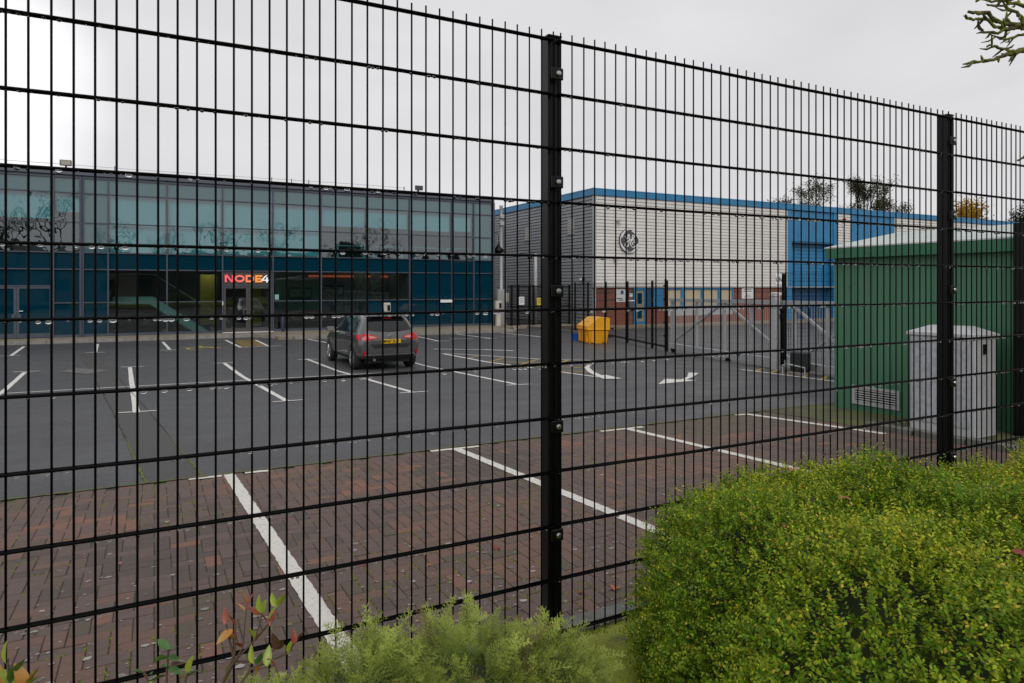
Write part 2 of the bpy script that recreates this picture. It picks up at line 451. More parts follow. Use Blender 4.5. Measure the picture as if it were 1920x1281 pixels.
# ------------------------------------------------------------------ block paving, 90 degree herringbone
paving = struct(sheet('block_paving', [-8,8.26], [2.86,4,5.5,7.48], gz, M_bed, dz=-.0065))
BR = [mat('paver_%s' % nme, c, .75, col2=c2, vscale=26, bump=.35, bscale=110) for nme, c, c2 in (
    ('brown', (.128,.084,.068), (.098,.068,.057)), ('red', (.160,.090,.068), (.13,.078,.060)), ('dark', (.098,.070,.060), (.072,.055,.048)),
    ('mauve', (.135,.090,.076), (.098,.070,.062)), ('orange', (.215,.105,.07), (.16,.088,.065)), ('olive', (.105,.078,.058), (.088,.074,.048)))]
def paver_mesh(l, wd):
    bm = bmesh.new(); b = .0032; x, y = l/2-.0024, wd/2-.0024
    lo = [bm.verts.new(p) for p in ((-x,-y,-.03),(x,-y,-.03),(x,y,-.03),(-x,y,-.03))]
    mi = [bm.verts.new(p) for p in ((-x,-y,-b),(x,-y,-b),(x,y,-b),(-x,y,-b))]
    hi = [bm.verts.new(p) for p in ((-x+b,-y+b,0),(x-b,-y+b,0),(x-b,y-b,0),(-x+b,y-b,0))]
    for A, B in ((lo, mi), (mi, hi)):
        for i in range(4): bm.faces.new((A[i], A[(i+1)%4], B[(i+1)%4], B[i]))
    bm.faces.new(hi); me = bpy.data.meshes.new('paver'); bm.to_mesh(me); bm.free(); return me
PM = {}
for k in range(len(BR)):
    for o_ in 'xy':
        me = paver_mesh(.2, .1) if o_ == 'x' else paver_mesh(.1, .2); me.materials.append(BR[k]); PM[k, o_] = me
cells = []
for i in range(-81, 83):
    for j in range(0, 47):
        t_ = (i-j) % 4
        if t_ == 0: cells.append((i*.1+.1, 2.87+j*.1+.05, 'x'))
        elif t_ == 3: cells.append((i*.1+.05, 2.87+j*.1+.1, 'y'))
def colour_of(u, v):
    s = math.sin(u*1.9+v*.8)+math.sin(u*.7-v*1.7+1.3)+random.gauss(0, .9)
    if u > 6 and v > 6.4: return 5
    x = random.random()
    if x < .025: return 4
    if x < .06: return 5
    if s > 1.1: return 1
    if s < -1.2: return 2
    return 0 if x < .6 else 3
def camxy(u, v, z):
    Xc = u*.8858-v*.4641; Zc = u*.4641+v*.8858
    return 960+1280*Xc/Zc, 538+1280*(2.2-z)/Zc, Zc
vis, rest = [], []
red_patches = ((1.9,6.3,.42),(4.2,6.9,.35),(-.6,6.2,.5),(6.5,6.3,.3))
for u, v, o_ in cells:
    if v > 7.42: continue
    k = colour_of(u, v)
    for pu, pv, pr in red_patches:
        if (u-pu)**2+((v-pv)*1.4)**2 < pr*pr and random.random() < .8: k = random.choice((1, 1, 4))
    px, py, Zc = camxy(u, v, gz(v))
    inview = -20 < px < 1220 and py < 1290 and not (500 < px and py > 1160 and px < 1060)
    (vis if inview else rest).append((Zc if inview else 99, u, v, o_, k))
vis.sort(); rest += vis[300:]; vis = vis[:300]
slope = math.atan(.0285)
def seat():
    return random.gauss(0, .0012), random.gauss(0, .006), random.gauss(0, .006)
for _, u, v, o_, k in vis:
    o = bpy.data.objects.new('paver', PM[k, o_]); link(o, paving)
    dz, rx, ry = seat()
    o.location = (u, v, gz(v)+dz); o.rotation_euler = (-slope+rx, ry, random.gauss(0, .008))
VV, FF, MI = [], [], []
for _, u, v, o_, k in rest:
    me = PM[k, o_]; b = len(VV); dz, rx, ry = seat()
    Mx = Matrix.Translation((u, v, gz(v)+dz)) @ Matrix.Rotation(-slope+rx, 4, 'X') @ Matrix.Rotation(ry, 4, 'Y') @ Matrix.Rotation(random.gauss(0, .008), 4, 'Z')
    VV += [tuple(Mx @ q.co) for q in me.vertices]
    for pl in me.polygons: FF.append(tuple(b+i for i in pl.vertices)); MI.append(k)
me = bpy.data.meshes.new('pavers'); me.from_pydata(VV, [], FF)
for q in BR: me.materials.append(q)
me.polygons.foreach_set('material_index', MI); me.update()
o = add_mesh('far_pavers', me, None, paving); stuff(o)
# thick painted bay lines on the blocks
for a, b in (((.67,7.47),(.84,3.0)),((3.13,7.42),(3.32,3.0)),((5.6,7.41),(5.75,3.0)),((7.82,7.40),(8.1,5.4))):
    strip([a, b], .105, M_worn, 'bay_line', paving, dz=.0045, rag=.0045, seg=.045)
for a, b in (((.30,7.44),(.60,7.42)),((.82,7.43),(1.04,7.40)),((2.82,7.41),(3.42,7.37)),((5.18,7.39),(5.86,7.36)),((7.6,7.40),(7.80,7.38))):
    strip([a, b], .08, M_worn, 'bay_line', paving, dz=.0055, rag=.005, seg=.04)
# moss growing in the joints, lichen and grit on the blocks
def moss_joints():
    V = []; F = []; col = []
    for u, v, o_ in cells:
        if v > 7.4 or u < -1.5: continue
        g = math.sin(u*2.3+1.0)*math.cos(v*1.9+u)+random.gauss(0, .45)
        near = 1.35 if v < 4.1 else (.35 if u > .9 else -.25)
        if g+near*.55 < .78: continue
        for _ in range(random.randint(4, 9)):
            if o_ == 'x': x = u+random.uniform(-.1,.1); y = v-.05+random.gauss(0,.005)
            else: x = u-.05+random.gauss(0,.005); y = v+random.uniform(-.1,.1)
            s = random.uniform(.006,.014); z = gz(y); a = random.random()*6.28
            b = len(V)
            V += [(x+s*math.cos(a),y+s*math.sin(a),z-.004),(x+s*math.cos(a+2.1),y+s*math.sin(a+2.1),z-.004),(x+s*math.cos(a+4.2),y+s*math.sin(a+4.2),z-.004),(x,y,z+s*.55)]
            F += [(b,b+1,b+3),(b+1,b+2,b+3),(b+2,b,b+3)]
            q = random.uniform(.5,1.2); col += [(.19*q,.22*q,.03*q)]*4
    return np.array(V), np.array(F), np.array(col)
V, F, col = moss_joints()
M_leaf = leafmat('leaf'); M_mossy = leafmat('moss_tuft', rough=.9, trans=.1)
o = np_mesh('moss_joints', V, F, M_mossy, paving, col); stuff(o)
V = []; F = []; col = []
for i in range(1500):
    u = random.uniform(-1.2, 5); v = 2.95+abs(random.gauss(0, 1.25)); 
    if v > 7.2: continue
    s = random.uniform(.004,.011) if random.random() < .85 else random.uniform(.012,.026)
    b = len(V); n = 6; ph = random.random()*6
    V += [(u+s*random.uniform(.6,1.3)*math.cos(ph+k*1.047), v+s*random.uniform(.5,1.0)*math.sin(ph+k*1.047), gz(v)+.0035) for k in range(n)]
    F += [(b,b+1,b+2),(b,b+2,b+3),(b,b+3,b+4),(b,b+4,b+5)]; q = random.uniform(.16,.42); col += [(q,q*.95,q*.88)]*n
o = np_mesh('lichen_spots', np.array(V), np.array(F), M_mossy, paving, np.array(col)); stuff(o)

# kerb, mossy bank and planted bed under the fence
bed_prof = [(2.74,.52),(2.62,.585),(2.45,.70),(2.30,.80),(2.17,.855),(1.7,.875),(1.0,.86),(-.6,.80),(-1.2,.72)]
us = [-6+.15*i for i in range(105)]
mb = MB(); grid = {}
for j, (v, z) in enumerate(bed_prof):
    for i, u in enumerate(us):
        zz = z+.018*math.sin(u*5.1+v*7)+.012*math.sin(u*13+v*3.3)+random.gauss(0,.004)
        grid[i, j] = len(mb.v); mb.v.append((u, v, zz))
for j in range(len(bed_prof)-1):
    for i in range(len(us)-1): mb.f.append((grid[i,j], grid[i,j+1], grid[i+1,j+1], grid[i+1,j]))
M_bank = mat('mossy_soil', (.05,.036,.024), .95, col2=(.22,.255,.025), vscale=2.4, lo=.32, hi=.46, detail=8, bump=.8, bscale=45)
planting_bed = struct(mb.build('planting_bed', M_bank, smooth=True))
pavement = struct(MB().quad((-80,-60,.715),(80,-60,.715),(80,-1.15,.715),(-80,-1.15,.715)).build('roadside_verge', M_field, fix=False))
for i in range(17):
    u = -6+i*.915
    MB().bbox(u+.003, u+.912, 2.735, 2.86, .25, gz(2.8)+.145, .014).build('edging_kerb', M_kerbedge, planting_bed)
# soft moss on the bank
V = []; F = []; col = []
for i in range(9000):
    u = random.uniform(.2, 3.2); v = random.uniform(2.16, 2.72)
    if math.sin(u*3.1+1)+math.sin(v*9+u*2)+random.gauss(0,.6) < -.3: continue
    z = np.interp(v, [p[0] for p in bed_prof[::-1]], [p[1] for p in bed_prof[::-1]])+.005
    a = random.random()*6.28; s = .004; h = random.uniform(.008,.024); b = len(V)
    V += [(u+s*math.cos(a),v+s*math.sin(a),z-.01),(u-s*math.cos(a),v-s*math.sin(a),z-.01),(u+random.gauss(0,.006),v+random.gauss(0,.006),z+h)]
    F += [(b,b+1,b+2)]; q = random.uniform(.7,1.3); col += [(.27*q,.31*q,.03*q)]*3
o = np_mesh('moss_carpet', np.array(V), np.array(F), M_mossy, planting_bed, np.array(col)); stuff(o)
# ------------------------------------------------------------------ near fence of twin-wire mesh
M_black = mat('black_powder_coat', (.0035,.0035,.004), .32, var=.3, vscale=30, spec=.24)
M_blackw = mat('black_wire', (.0015,.0015,.002), .45, spec=.06)
M_bolt = mat('steel_bolt', (.5,.5,.5), .3, 1.0)
FY = 2.17
ZT = 3.114
fence = empty('mesh_fence', 'tall black welded mesh fence on square posts across the foreground', 'fence', (1.304, FY, .85))
posts = [-1.192, 1.325, 3.842, 6.36]
vw = MB().tube([(0,0,.885),(0,0,ZT+.032)], .0031, 6).me(); vw.materials.append(M_blackw)
fo = Vector((1.304, FY, .85))
for u_first, step, n in ((1.309, -.05, 50), (1.343, .05, 50), (3.862, .05, 50)):
    for i in range(n):
        u = u_first+step*i
        o = bpy.data.objects.new('vertical_wire', vw); link(o, fence)
        o.location = Vector((u+random.gauss(0,.0004), FY, 0))-fo
        o.rotation_euler = (random.gauss(0,.0004), random.gauss(0,.0003), 0)
for a, b in zip(posts, posts[1:]):
    n = 12
    for k in range(n):
        z = ZT-.2*k
        for dy in (-.0072, .0072):
            pts = [(a+.002+(b-a-.018)*t, FY+dy, z+.0015*math.sin(9*t+k)) for t in (0,.25,.5,.75,1)]
            MB().tube(pts, .0044, 6).build('horizontal_wire', M_blackw, fence, smooth=True)
for u in posts:
    sh_ = -.024 if u > 3 else 0.0
    x0, x1 = u-.028, u+.029
    mb = MB().bbox(x0, x1, FY+.0135, FY+.072, .45, ZT+.02, .005)
    mb.box(x0-.001, x1+.001, FY+.0125, FY+.073, ZT+.0205, ZT+.026)
    pst = mb.build('post', M_black, fence)
    MB().box(u-.004, u+.018, FY+.0085, FY+.0132, .86, ZT-.01).build('cover_strip', M_black, pst)
    for z in (ZT-.128, ZT-.528, ZT-.93, ZT-1.43, ZT-1.83, ZT-2.178):
        c = MB().bbox(u-.034+sh_, u+.017+sh_, FY-.021, FY-.0125, z-.022, z+.022, .003)
        cl = c.build('clamp', M_black, pst)
        MB().lathe([(.0105,-.0215),(.0105,-.026),(.0075,-.030),(.004,-.0305)], (u-.006+sh_, FY, z), 'y', 10).build('bolt', M_bolt, pst, smooth=False)
# rain drops hanging from the horizontal wires
M_drop = bpy.data.materials.new('water_drop'); M_drop.use_nodes = True
p = M_drop.node_tree.nodes['Principled BSDF']; p.inputs['Transmission Weight'].default_value = 1; p.inputs['Roughness'].default_value = 0; p.inputs['IOR'].default_value = 1.33
bm = bmesh.new(); bmesh.ops.create_icosphere(bm, subdivisions=2, radius=1); DV = np.array([v.co[:] for v in bm.verts]); DF = np.array([[v.index for v in f.verts] for f in bm.faces]); bm.free()
V = []; F = []
for k in range(1, 12):
    z = ZT-.2*k; u = -.6
    while u < 5.2:
        u += random.expovariate(1/.034)+.012
        d = random.choice((0,0,1))
        s = random.uniform(.0048, .0074) if random.random() < .7 else random.uniform(.002,.0036)
        if k > 6: s *= .75
        if k < 3: s *= .7
        q = DV*np.array([s*random.uniform(1.0,1.45), s*1.1, s*.95])+np.array([u, FY-.0072, z-.0046-s*.38])
        F.append(DF+len(V)*len(DV)); V.append(q)
o = np_mesh('rain_drops', np.concatenate(V), np.concatenate(F), M_drop, None, smooth=True); stuff(o)
o['label'] = 'rain drops hanging under the black fence wires'; o['category'] = 'rain drops'
# ------------------------------------------------------------------ glass office building
OV = 33.5; OZ = .117
M_frame = mat('glazing_frame', (.080,.095,.125), .4, .2, var=.2, vscale=3)
M_parapet = mat('parapet_cladding', (.10,.11,.14), .45, .2)
M_spandrel = mat('blue_spandrel_glass', (.0005,.030,.052), .03, spec=.45)
M_grey_sp = mat('grey_spandrel_glass', (.05,.125,.14), .03, spec=1.0, coat=.7)
M_glass = glassmat('vision_glass', (.42,.58,.57), .06, .10)
M_upper = glassmat('solar_glass', (.31,.68,.72), .15, .45)
M_doorglass = glassmat('door_glass', (.55,.66,.64), .08, .03)
M_blind = mat('roller_blind', (.78,.80,.80), .9)
M_int = mat('interior_wall', (.22,.235,.23), .9, col2=(.16,.17,.17), vscale=.6)
M_intdark = mat('interior_dark', (.03,.032,.033), .9)
M_ceil = mat('ceiling_tile', (.35,.35,.34), .9)
M_roof = mat('flat_roof', (.16,.16,.16), .9)
M_lamp = emis('ceiling_lamp', (1.0,.93,.75), 12.0)
M_yel = mat('yellow_wall', (.38,.30,.05), .8)
M_stair = mat('stair_panel', (.38,.62,.55), .5)
M_chrome = mat('brushed_steel', (.65,.65,.66), .25, 1.0)
M_door = mat('bronze_door_frame', (.085,.080,.080), .4, .3)
off = empty('office_building', 'long two-storey office with blue glass front and lit orange entrance sign', 'building', (0, OV+6, OZ))
cols = [-15.0,-12.8,-10.6,-8.4,-6.1,-3.66,-2.65,-1.73,.49,2.74,4.92,7.14,9.38,11.61,13.95,15.22,16.33]
rows = [0,1.42,2.81,3.51,4.75,5.98,6.64]
ENT = 9; LD = 4
def colrange(i): return cols[i], cols[i+1]
for i in range(len(cols)-1):
    a, b = colrange(i)
    for j in range(6):
        z0, z1 = OZ+rows[j], OZ+rows[j+1]
        if i in (ENT, LD) and j == 0: continue
        if i in (ENT, LD) and j == 1:
            z0 = OZ+2.13
        m = M_spandrel
        if j in (3, 4): m = M_upper
        if j == 5: m = M_grey_sp
        if j in (0, 1) and 7 <= i <= 12 and not (i == 12 and j == 0): m = M_glass
        if i == ENT and j == 1: m = M_door
        if i >= 14 and j in (3, 4): m = M_upper if i == 14 else M_grey_sp
        if i in (5, 6) and j in (3, 4): m = M_grey_sp if i == 6 else M_upper
        t = random.gauss(0, .0011); t2 = random.gauss(0, .0011)      # panes never hang quite true
        hx = (b-a)/2-.02; hz = (z1-z0)/2-.02
        y = OV+.03
        pts = [(a+.02, y-t*hx-t2*hz, z0+.02), (b-.02, y+t*hx-t2*hz, z0+.02), (b-.02, y+t*hx+t2*hz, z1-.02), (a+.02, y-t*hx+t2*hz, z1-.02)]
        mb = MB().quad(*pts)
        if m in (M_spandrel, M_grey_sp, M_door):
            mb.quad(*[(p[0], p[1]+.02, p[2]) for p in pts][::-1])
        mb.build('pane', m, off, fix=False)
for i, u in enumerate(cols):
    wd = .10 if i == 6 else .055
    z0 = OZ
    mb = MB().box(u-wd/2, u+wd/2, OV-.05, OV+.10, z0, OZ+6.66)
    if i == 6: mb.lathe([(.05,0),(.05,6.62)], (u-.06, OV-.075, OZ+.02), 'z', 8)
    mb.build('mullion', M_frame, off)
for j, z in enumerate(rows):
    for i in range(len(cols)-1):
        a, b = colrange(i)
        if j == 1 and i in (ENT, LD): z_ = 2.13
        else: z_ = z
        if j == 0 and i in (ENT, LD): continue
        h = .045 if j not in (0, 6) else .11
        MB().box(a+.028, b-.028, OV-.04, OV+.09, OZ+z_-(h/2 if j else 0), OZ+z_+(h/2 if j else h)).build('transom', M_frame, off)
MB().bbox(-15.05,16.42,OV-.12,OV+.5,OZ+6.70,OZ+7.0,.02).build('parapet', M_parapet, off)
MB().bbox(16.36,16.46,OV-.08,OV+.5,OZ,OZ+6.69,.01).build('corner_post', M_frame, off)
shell = MB().box(16.30,16.42,OV+.5,OV+14,OZ,OZ+6.9).box(-15.05,-14.9,OV+.12,OV+14,OZ,OZ+6.9).box(-15.05,16.42,OV+14,OV+14.2,OZ,OZ+6.9)
shell.build('side_wall', M_parapet, off)
MB().box(-15,16.3,OV+.5,OV+14,OZ+6.60,OZ+6.85).build('roof', M_roof, off)
MB().box(-14.9,16.3,OV+.12,OV+13.9,OZ+3.05,OZ+3.45).build('floor_slab', M_ceil, off)
MB().box(-14.9,16.3,OV+.12,OV+13.9,-.2,OZ+.005).build('ground_floor', M_intdark, off)
# partitions and furnishings seen through the glass
MB().box(4.95,11.6,OV+3.4,OV+3.5,OZ,OZ+3.04).build('partition_wall', M_int, off)
MB().box(11.55,11.65,OV+.15,OV+6,OZ,OZ+3.04).build('partition_wall', M_int, off)
MB().box(-1.8,-1.7,OV+.15,OV+6,OZ,OZ+3.04).build('partition_wall', M_intdark, off)
MB().box(-1.7,11.5,OV+7.5,OV+7.6,OZ,OZ+3.04).build('partition_wall', M_int, off)
MB().box(2.1,2.9,OV+5.2,OV+5.3,OZ,OZ+2.6).box(4.25,4.8,OV+3.0,OV+3.1,OZ,OZ+2.4).build('yellow_panel', M_yel, off)
for x0, x1 in ((6.2,7.35),(7.85,9.05)):
    s = MB().bbox(x0,x1,OV+3.33,OV+3.39,OZ+1.35,OZ+2.05,.01).build('wall_screen', M_intdark, off)
    MB().box(x0+.05,x1-.05,OV+3.322,OV+3.329,OZ+1.55,OZ+1.98).build('screen_image', mat('screen_picture', (.10,.17,.20), .2, col2=(.30,.16,.10), vscale=3), s)
MB().box(7.2,11.5,OV+3.30,OV+3.39,OZ+2.60,OZ+2.70).build('accent_strip', emis('accent_strip', (.85,.16,.07), .42), off)
MB().bbox(5.3,8.2,OV+1.9,OV+2.6,OZ+.3,OZ+.85,.03).build('reception_desk', mat('desk_wood', (.16,.06,.035), .5, var=.4, vscale=3), off)
MB().bbox(8.8,11.3,OV+1.2,OV+2.2,OZ+.66,OZ+.72,.01).build('meeting_table', M_blind, off)
for x in (8.9, 11.15):
    MB().box(x,x+.06,OV+1.3,OV+2.1,OZ+.01,OZ+.65).build('table_leg', M_chrome, off)
MB().prism([(-1.65,1.75),(-.05,1.75),(2.35,.05),(2.35,.02),(1.75,.02),(-.2,1.42),(-1.65,1.42)], OV+1.5, OV+1.58, 'y').build('staircase', M_stair, off)
MB().prism([(-1.65,1.75),(-.05,1.75),(2.35,.05),(2.2,.02),(1.6,.02),(-.2,1.40),(-1.65,1.40)], OV+2.8, OV+2.88, 'y').build('staircase', M_stair, off)
off.children[-1].location.z += OZ; off.children[-2].location.z += OZ
mb = MB()
for k in range(10):
    x = -.05+k*.24; z = OZ+1.62-k*.17
    mb.box(x, x+.26, OV+1.59, OV+2.79, z-.04, z)
mb.build('stair_treads', M_intdark, off)
MB().tube([(-1.6,OV+1.5,OZ+2.65),(0,OV+1.5,OZ+2.65),(2.35,OV+1.5,OZ+.98)], .02, 6).build('handrail', M_chrome, off)
for x, y in ((1.0,3.2),(1.7,3.2),(2.2,4.6),(5.6,2.4),(9.9,2.6),(10.8,2.6),(6.6,1.6)):
    MB().box(x,x+(.55 if x < 3 else .12),OV+y,OV+y+(.16 if x < 3 else .12),OZ+2.98,OZ+3.03).build('ceiling_lamp', M_lamp, off)
for x in (9.9, 10.8):     # upright mottled panels on the partition wall
    MB().box(x-.3,x+.3,OV+3.28,OV+3.38,OZ+1.3,OZ+2.9).build('stone_panel', mat('stone_wall', (.30,.29,.26), .9, col2=(.15,.15,.14), vscale=9), off)
# upper floor: blinds drawn to various heights, desks behind
for i in range(len(cols)-1):
    a, b = colrange(i)
    low = {0:4.0,1:3.6,2:3.6,3:4.9,4:4.9,5:5.2,7:3.56,8:3.56,9:3.56,10:3.56,11:5.05,12:5.05,13:5.0,14:5.05}.get(i)
    if low is None: continue
    MB().quad((a+.07,OV+.22,OZ+low),(b-.07,OV+.22,OZ+low),(b-.07,OV+.22,OZ+6.55),(a+.07,OV+.22,OZ+6.55)).build('roller_blind', M_blind, off, fix=False)
MB().box(-14.9,16.2,OV+6.5,OV+6.6,OZ+3.46,OZ+6.59).build('partition_wall', mat('upper_wall', (.30,.27,.24), .9), off)
for x in (8.1, 10.1, 12.2, 14.0):
    d = MB().bbox(x,x+1.5,OV+.9,OV+1.6,OZ+4.14,OZ+4.18,.005).build('desk', M_blind, off)
    for xx in (x+.05, x+1.40):
        MB().box(xx,xx+.05,OV+.95,OV+1.55,OZ+3.46,OZ+4.135).build('desk_leg', M_blind, d)
for x in (-1.2,.2,1.1,2.3):
    MB().box(x,x+.55,OV+2.0,OV+2.15,OZ+6.5,OZ+6.55).build('ceiling_lamp', M_lamp, off)
# entrance doors
def leaf_door(x0, x1, m, hinge, pull, z1=2.10):
    mb = MB(); s = .09
    mb.box(x0,x0+s,OV-.02,OV+.04,OZ+.02,OZ+z1).box(x1-s,x1,OV-.02,OV+.04,OZ+.02,OZ+z1)
    mb.box(x0+s,x1-s,OV-.018,OV+.038,OZ+z1-s,OZ+z1).box(x0+s,x1-s,OV-.018,OV+.038,OZ+.02,OZ+.20)
    d = mb.build('door', m, off)
    MB().quad((x0+s,OV+.01,OZ+.2),(x1-s,OV+.01,OZ+.2),(x1-s,OV+.01,OZ+z1-s),(x0+s,OV+.01,OZ+z1-s)).build('door_pane', M_doorglass if m is M_door else M_spandrel, d, fix=False)
    return d
a, b = colrange(ENT); c = (a+b)/2
d1 = leaf_door(a+.04, c-.004, M_door, a, c); d2 = leaf_door(c+.004, b-.04, M_door, b, c)
for d, s in ((d1,-1),(d2,1)):
    x = c+s*.05
    MB().tube([(x,OV-.02,OZ+.72),(x,OV-.09,OZ+.72),(x+s*.13,OV-.09,OZ+.72),(x+s*.15,OV-.09,OZ+.74),(x+s*.15,OV-.09,OZ+1.03),(x+s*.13,OV-.09,OZ+1.05),(x,OV-.09,OZ+1.05),(x,OV-.02,OZ+1.05)], .016, 6).build('door_handle', M_chrome, d)
MB().bbox(a,b,OV-.30,OV-.02,OZ-.01,OZ+.025,.005).build('threshold', mat('threshold_alu', (.7,.7,.7), .4, .3), off)
MB().bbox(a-.02,a+.02,OV-.11,OV-.055,OZ+1.25,OZ+1.42,.005).build('door_intercom', M_blind, off)
a, b = colrange(LD); c = (a+b)/2-.02
d1 = leaf_door(a+.04, c-.004, M_frame, a, c); d2 = leaf_door(c+.004, b-.04, M_frame, b, c)
for d, s in ((d1,-1),(d2,1)):
    MB().bbox(c+s*.10-.06,c+s*.10+.06,OV-.05,OV-.021,OZ+.78,OZ+.98,.006).build('push_plate', M_frame, d)
MB().bbox(c+.08,c+.22,OV-.05,OV-.022,OZ+1.09,OZ+1.12,.004).build('door_label', M_blind, d2)
MB().bbox(7.7+5.55,7.7+6.35,OV-.052,OV-.03,OZ+1.26,OZ+1.40,.003).build('window_notice', M_blind, off)
MB().bbox(5.0,5.18,OV-.012,OV+.005,OZ+1.48,OZ+1.72,.003).build('window_notice', mat('notice_green', (.25,.45,.42), .6), off)
# the sign over the door: letters N O D E 4
def letters():
    H, Wd, S, t = .335, .40, .0, .085
    def N_():
        return [[(0,0),(t,0),(t,H),(0,H)], [(Wd-t,0),(Wd,0),(Wd,H),(Wd-t,H)], [(t*.2,H),(t*1.35,H),(Wd-t*.2,0),(Wd-t*1.35,0)]]
    def ring(x0, x1, full=True):
        out = []; cx, cy = (x0+x1)/2, H/2; rx, ry = (x1-x0)/2, H/2; n = 20
        for k in range(n):
            a0, a1 = 2*math.pi*k/n, 2*math.pi*(k+1)/n
            f = lambda a, q: (cx+(rx-q)*math.cos(a), cy+(ry-q)*math.sin(a))
            out.append([f(a0,0), f(a1,0), f(a1,t), f(a0,t)])
        return out
    def D_():
        out = [[(0,0),(t,0),(t,H),(0,H)], [(t,0),(.2,0),(.2,t),(t,t)], [(t,H-t),(.2,H-t),(.2,H),(t,H)]]
        n = 10
        for k in range(n):
            a0, a1 = -math.pi/2+math.pi*k/n, -math.pi/2+math.pi*(k+1)/n
            f = lambda a, q: (.2+(.19-q)*math.cos(a), H/2+(H/2-q)*math.sin(a))
            out.append([f(a0,0), f(a1,0), f(a1,t), f(a0,t)])
        return out
    def E_():
        return [[(0,0),(t,0),(t,H),(0,H)], [(t,0),(.33,0),(.33,t),(t,t)], [(t,H-t),(.33,H-t),(.33,H),(t,H)], [(t,H/2-t/2),(.27,H/2-t/2),(.27,H/2+t/2),(t,H/2+t/2)]]
    def F4():
        q = t*.62
        return [[(.0,.13),(.20,H),(.20-q*1.4,H),(-.09,.13)], [(-.09,.07),(.30,.07),(.30,.13),(-.09,.13)], [(.14,-.01),(.21,-.01),(.21,.07),(.14,.07)], [(.14,.13),(.21,.13),(.21,.24),(.14,.24)]]
    return [(N_(),0,(.95,.13,.17)),(ring(0,.45),.435,(.95,.17,.13)),(D_(),.92,(.95,.23,.10)),(E_(),1.345,(.95,.33,.06)),(F4(),1.71,(.85,.85,.87))]
sign = empty('entrance_sign', 'NODE4 in pink to orange letters above the glass entrance doors', 'sign', (3.83, OV-.05, OZ+2.30))
for polys, dx, cc in letters():
    mb = MB()
    for q in polys: mb.prism([(2.83+dx*.965+x*.95, OZ+2.29+y) for x, y in q], OV-.045, OV+.0, 'y')
    lm = emis('sign_letter', cc, .35)
    mb.build('letter', lm, sign)
# roof-edge floodlights and rail
for x, nm, ln in ((-3.23, 'floodlight', 'pale square floodlight on the office parapet near the left edge'), (12.08, 'floodlight', 'dark tilted floodlight on the office parapet above the blue end bays')):
    t = empty(nm, ln, 'floodlight', (x, OV+.1, OZ+7.0), group='floodlights on the office roof edge')
    MB().bbox(x-.21,x+.21,OV-.16,OV-.06,OZ+7.06,OZ+7.30,.02).build('housing', mat('flood_grey', (.10,.10,.10), .5), t)
    MB().quad((x-.17,OV-.164,OZ+7.09),(x+.17,OV-.164,OZ+7.09),(x+.17,OV-.164,OZ+7.27),(x-.17,OV-.164,OZ+7.27)).build('lamp_glass', mat('flood_glass', (.38,.37,.33) if x < 0 else (.05,.05,.06), .15), t, fix=False)
    MB().box(x-.03,x+.03,OV-.06,OV+.12,OZ+7.0,OZ+7.10).build('bracket', M_black, t)
rail = empty('roof_cable', 'thin cable rail strung along the office roof edge', 'cable', (0, OV+.3, OZ+7.0))
MB().tube([(-15,OV+.25,OZ+7.22),(0,OV+.25,OZ+7.16),(9,OV+.25,OZ+7.2),(11.5,OV+.25,OZ+7.18)], .012, 5).build('cable', M_chrome, rail)
for x in (-14.5,-9,-1.5,4.9,5.8,6.6,11.4):
    MB().box(x-.015,x+.015,OV+.23,OV+.27,OZ+6.98,OZ+7.24).build('stanchion', M_black, rail)
# charging points, bollard, poles
M_cream = mat('cream_plastic', (.55,.53,.47), .5, var=.15, vscale=4)
M_galv = mat('galvanised_steel', (.46,.47,.48), .5, .25, col2=(.36,.37,.38), vscale=18)
for (x, y, l) in ((16.12,32.35,'cream charging post standing at the right end of the glass office'), (9.68,31.2,'cream charging post standing behind the parked grey car')):
    t = empty('charging_post', l, 'charging post', (x, y, .117), group='electric car charging posts')
    MB().bbox(x-.12,x+.12,y-.09,y+.09,.117,1.02,.02).build('pedestal', M_cream, t)
    MB().bbox(x-.17,x+.17,y-.13,y+.11,1.02,1.45,.03).build('charger_body', M_cream, t)
    MB().bbox(x+.0,x+.13,y-.145,y-.131,1.08,1.34,.01).build('socket_panel', M_black, t)
bo = tag(MB().lathe([(.055,0),(.055,.80),(.045,.84),(.0,.85)], (5.28,33.0,.117), 'z', 10).build('bollard', mat('bollard_blue', (.07,.08,.16), .4), None, smooth=True), 'slim blue-grey bollard just right of the entrance doors', 'bollard')
pole = empty('camera_pole', 'pale steel pole with camera fittings against the grey warehouse side', 'pole', (16.93,33.6,.0))
MB().lathe([(.10,0),(.10,2.0),(.085,2.05),(.075,6.55),(.11,6.6),(.11,6.68)], (16.93,33.6,0), 'z', 12).build('shaft', mat('pale_pole', (.50,.51,.52), .5, var=.2, vscale=3), pole, smooth=True)
for z in (5.55, 5.95): MB().bbox(16.80,17.15,33.4,33.6,z,z+.22,.03).build('fitting', M_galv, pole)
cab = empty('control_box', 'small galvanised control box fixed behind the charging post', 'box', (16.5,33.25,.113))
MB().bbox(16.52,16.90,33.1,33.35,.113,2.05,.02).build('housing', M_galv, cab); MB().bbox(17.02,17.22,33.2,33.4,1.35,1.85,.02).build('meter', M_cream, cab)
MB().box(16.88,17.04,33.25,33.3,1.6,1.66).build('bracket', M_galv, cab)
p2 = empty('vent_pipe', 'plain white pipe standing in front of the grey warehouse side', 'pipe', (18.6,32.7,.0))
MB().lathe([(.09,0),(.09,4.0),(.075,4.02)], (18.6,32.7,0), 'z', 10).build('pipe', mat('white_pipe', (.48,.48,.48), .5, var=.2, vscale=2), p2, smooth=True)
MB().lathe([(.16,0),(.16,.12),(.10,.14)], (18.6,32.7,0.0), 'z', 10).build('base', M_conc, p2)
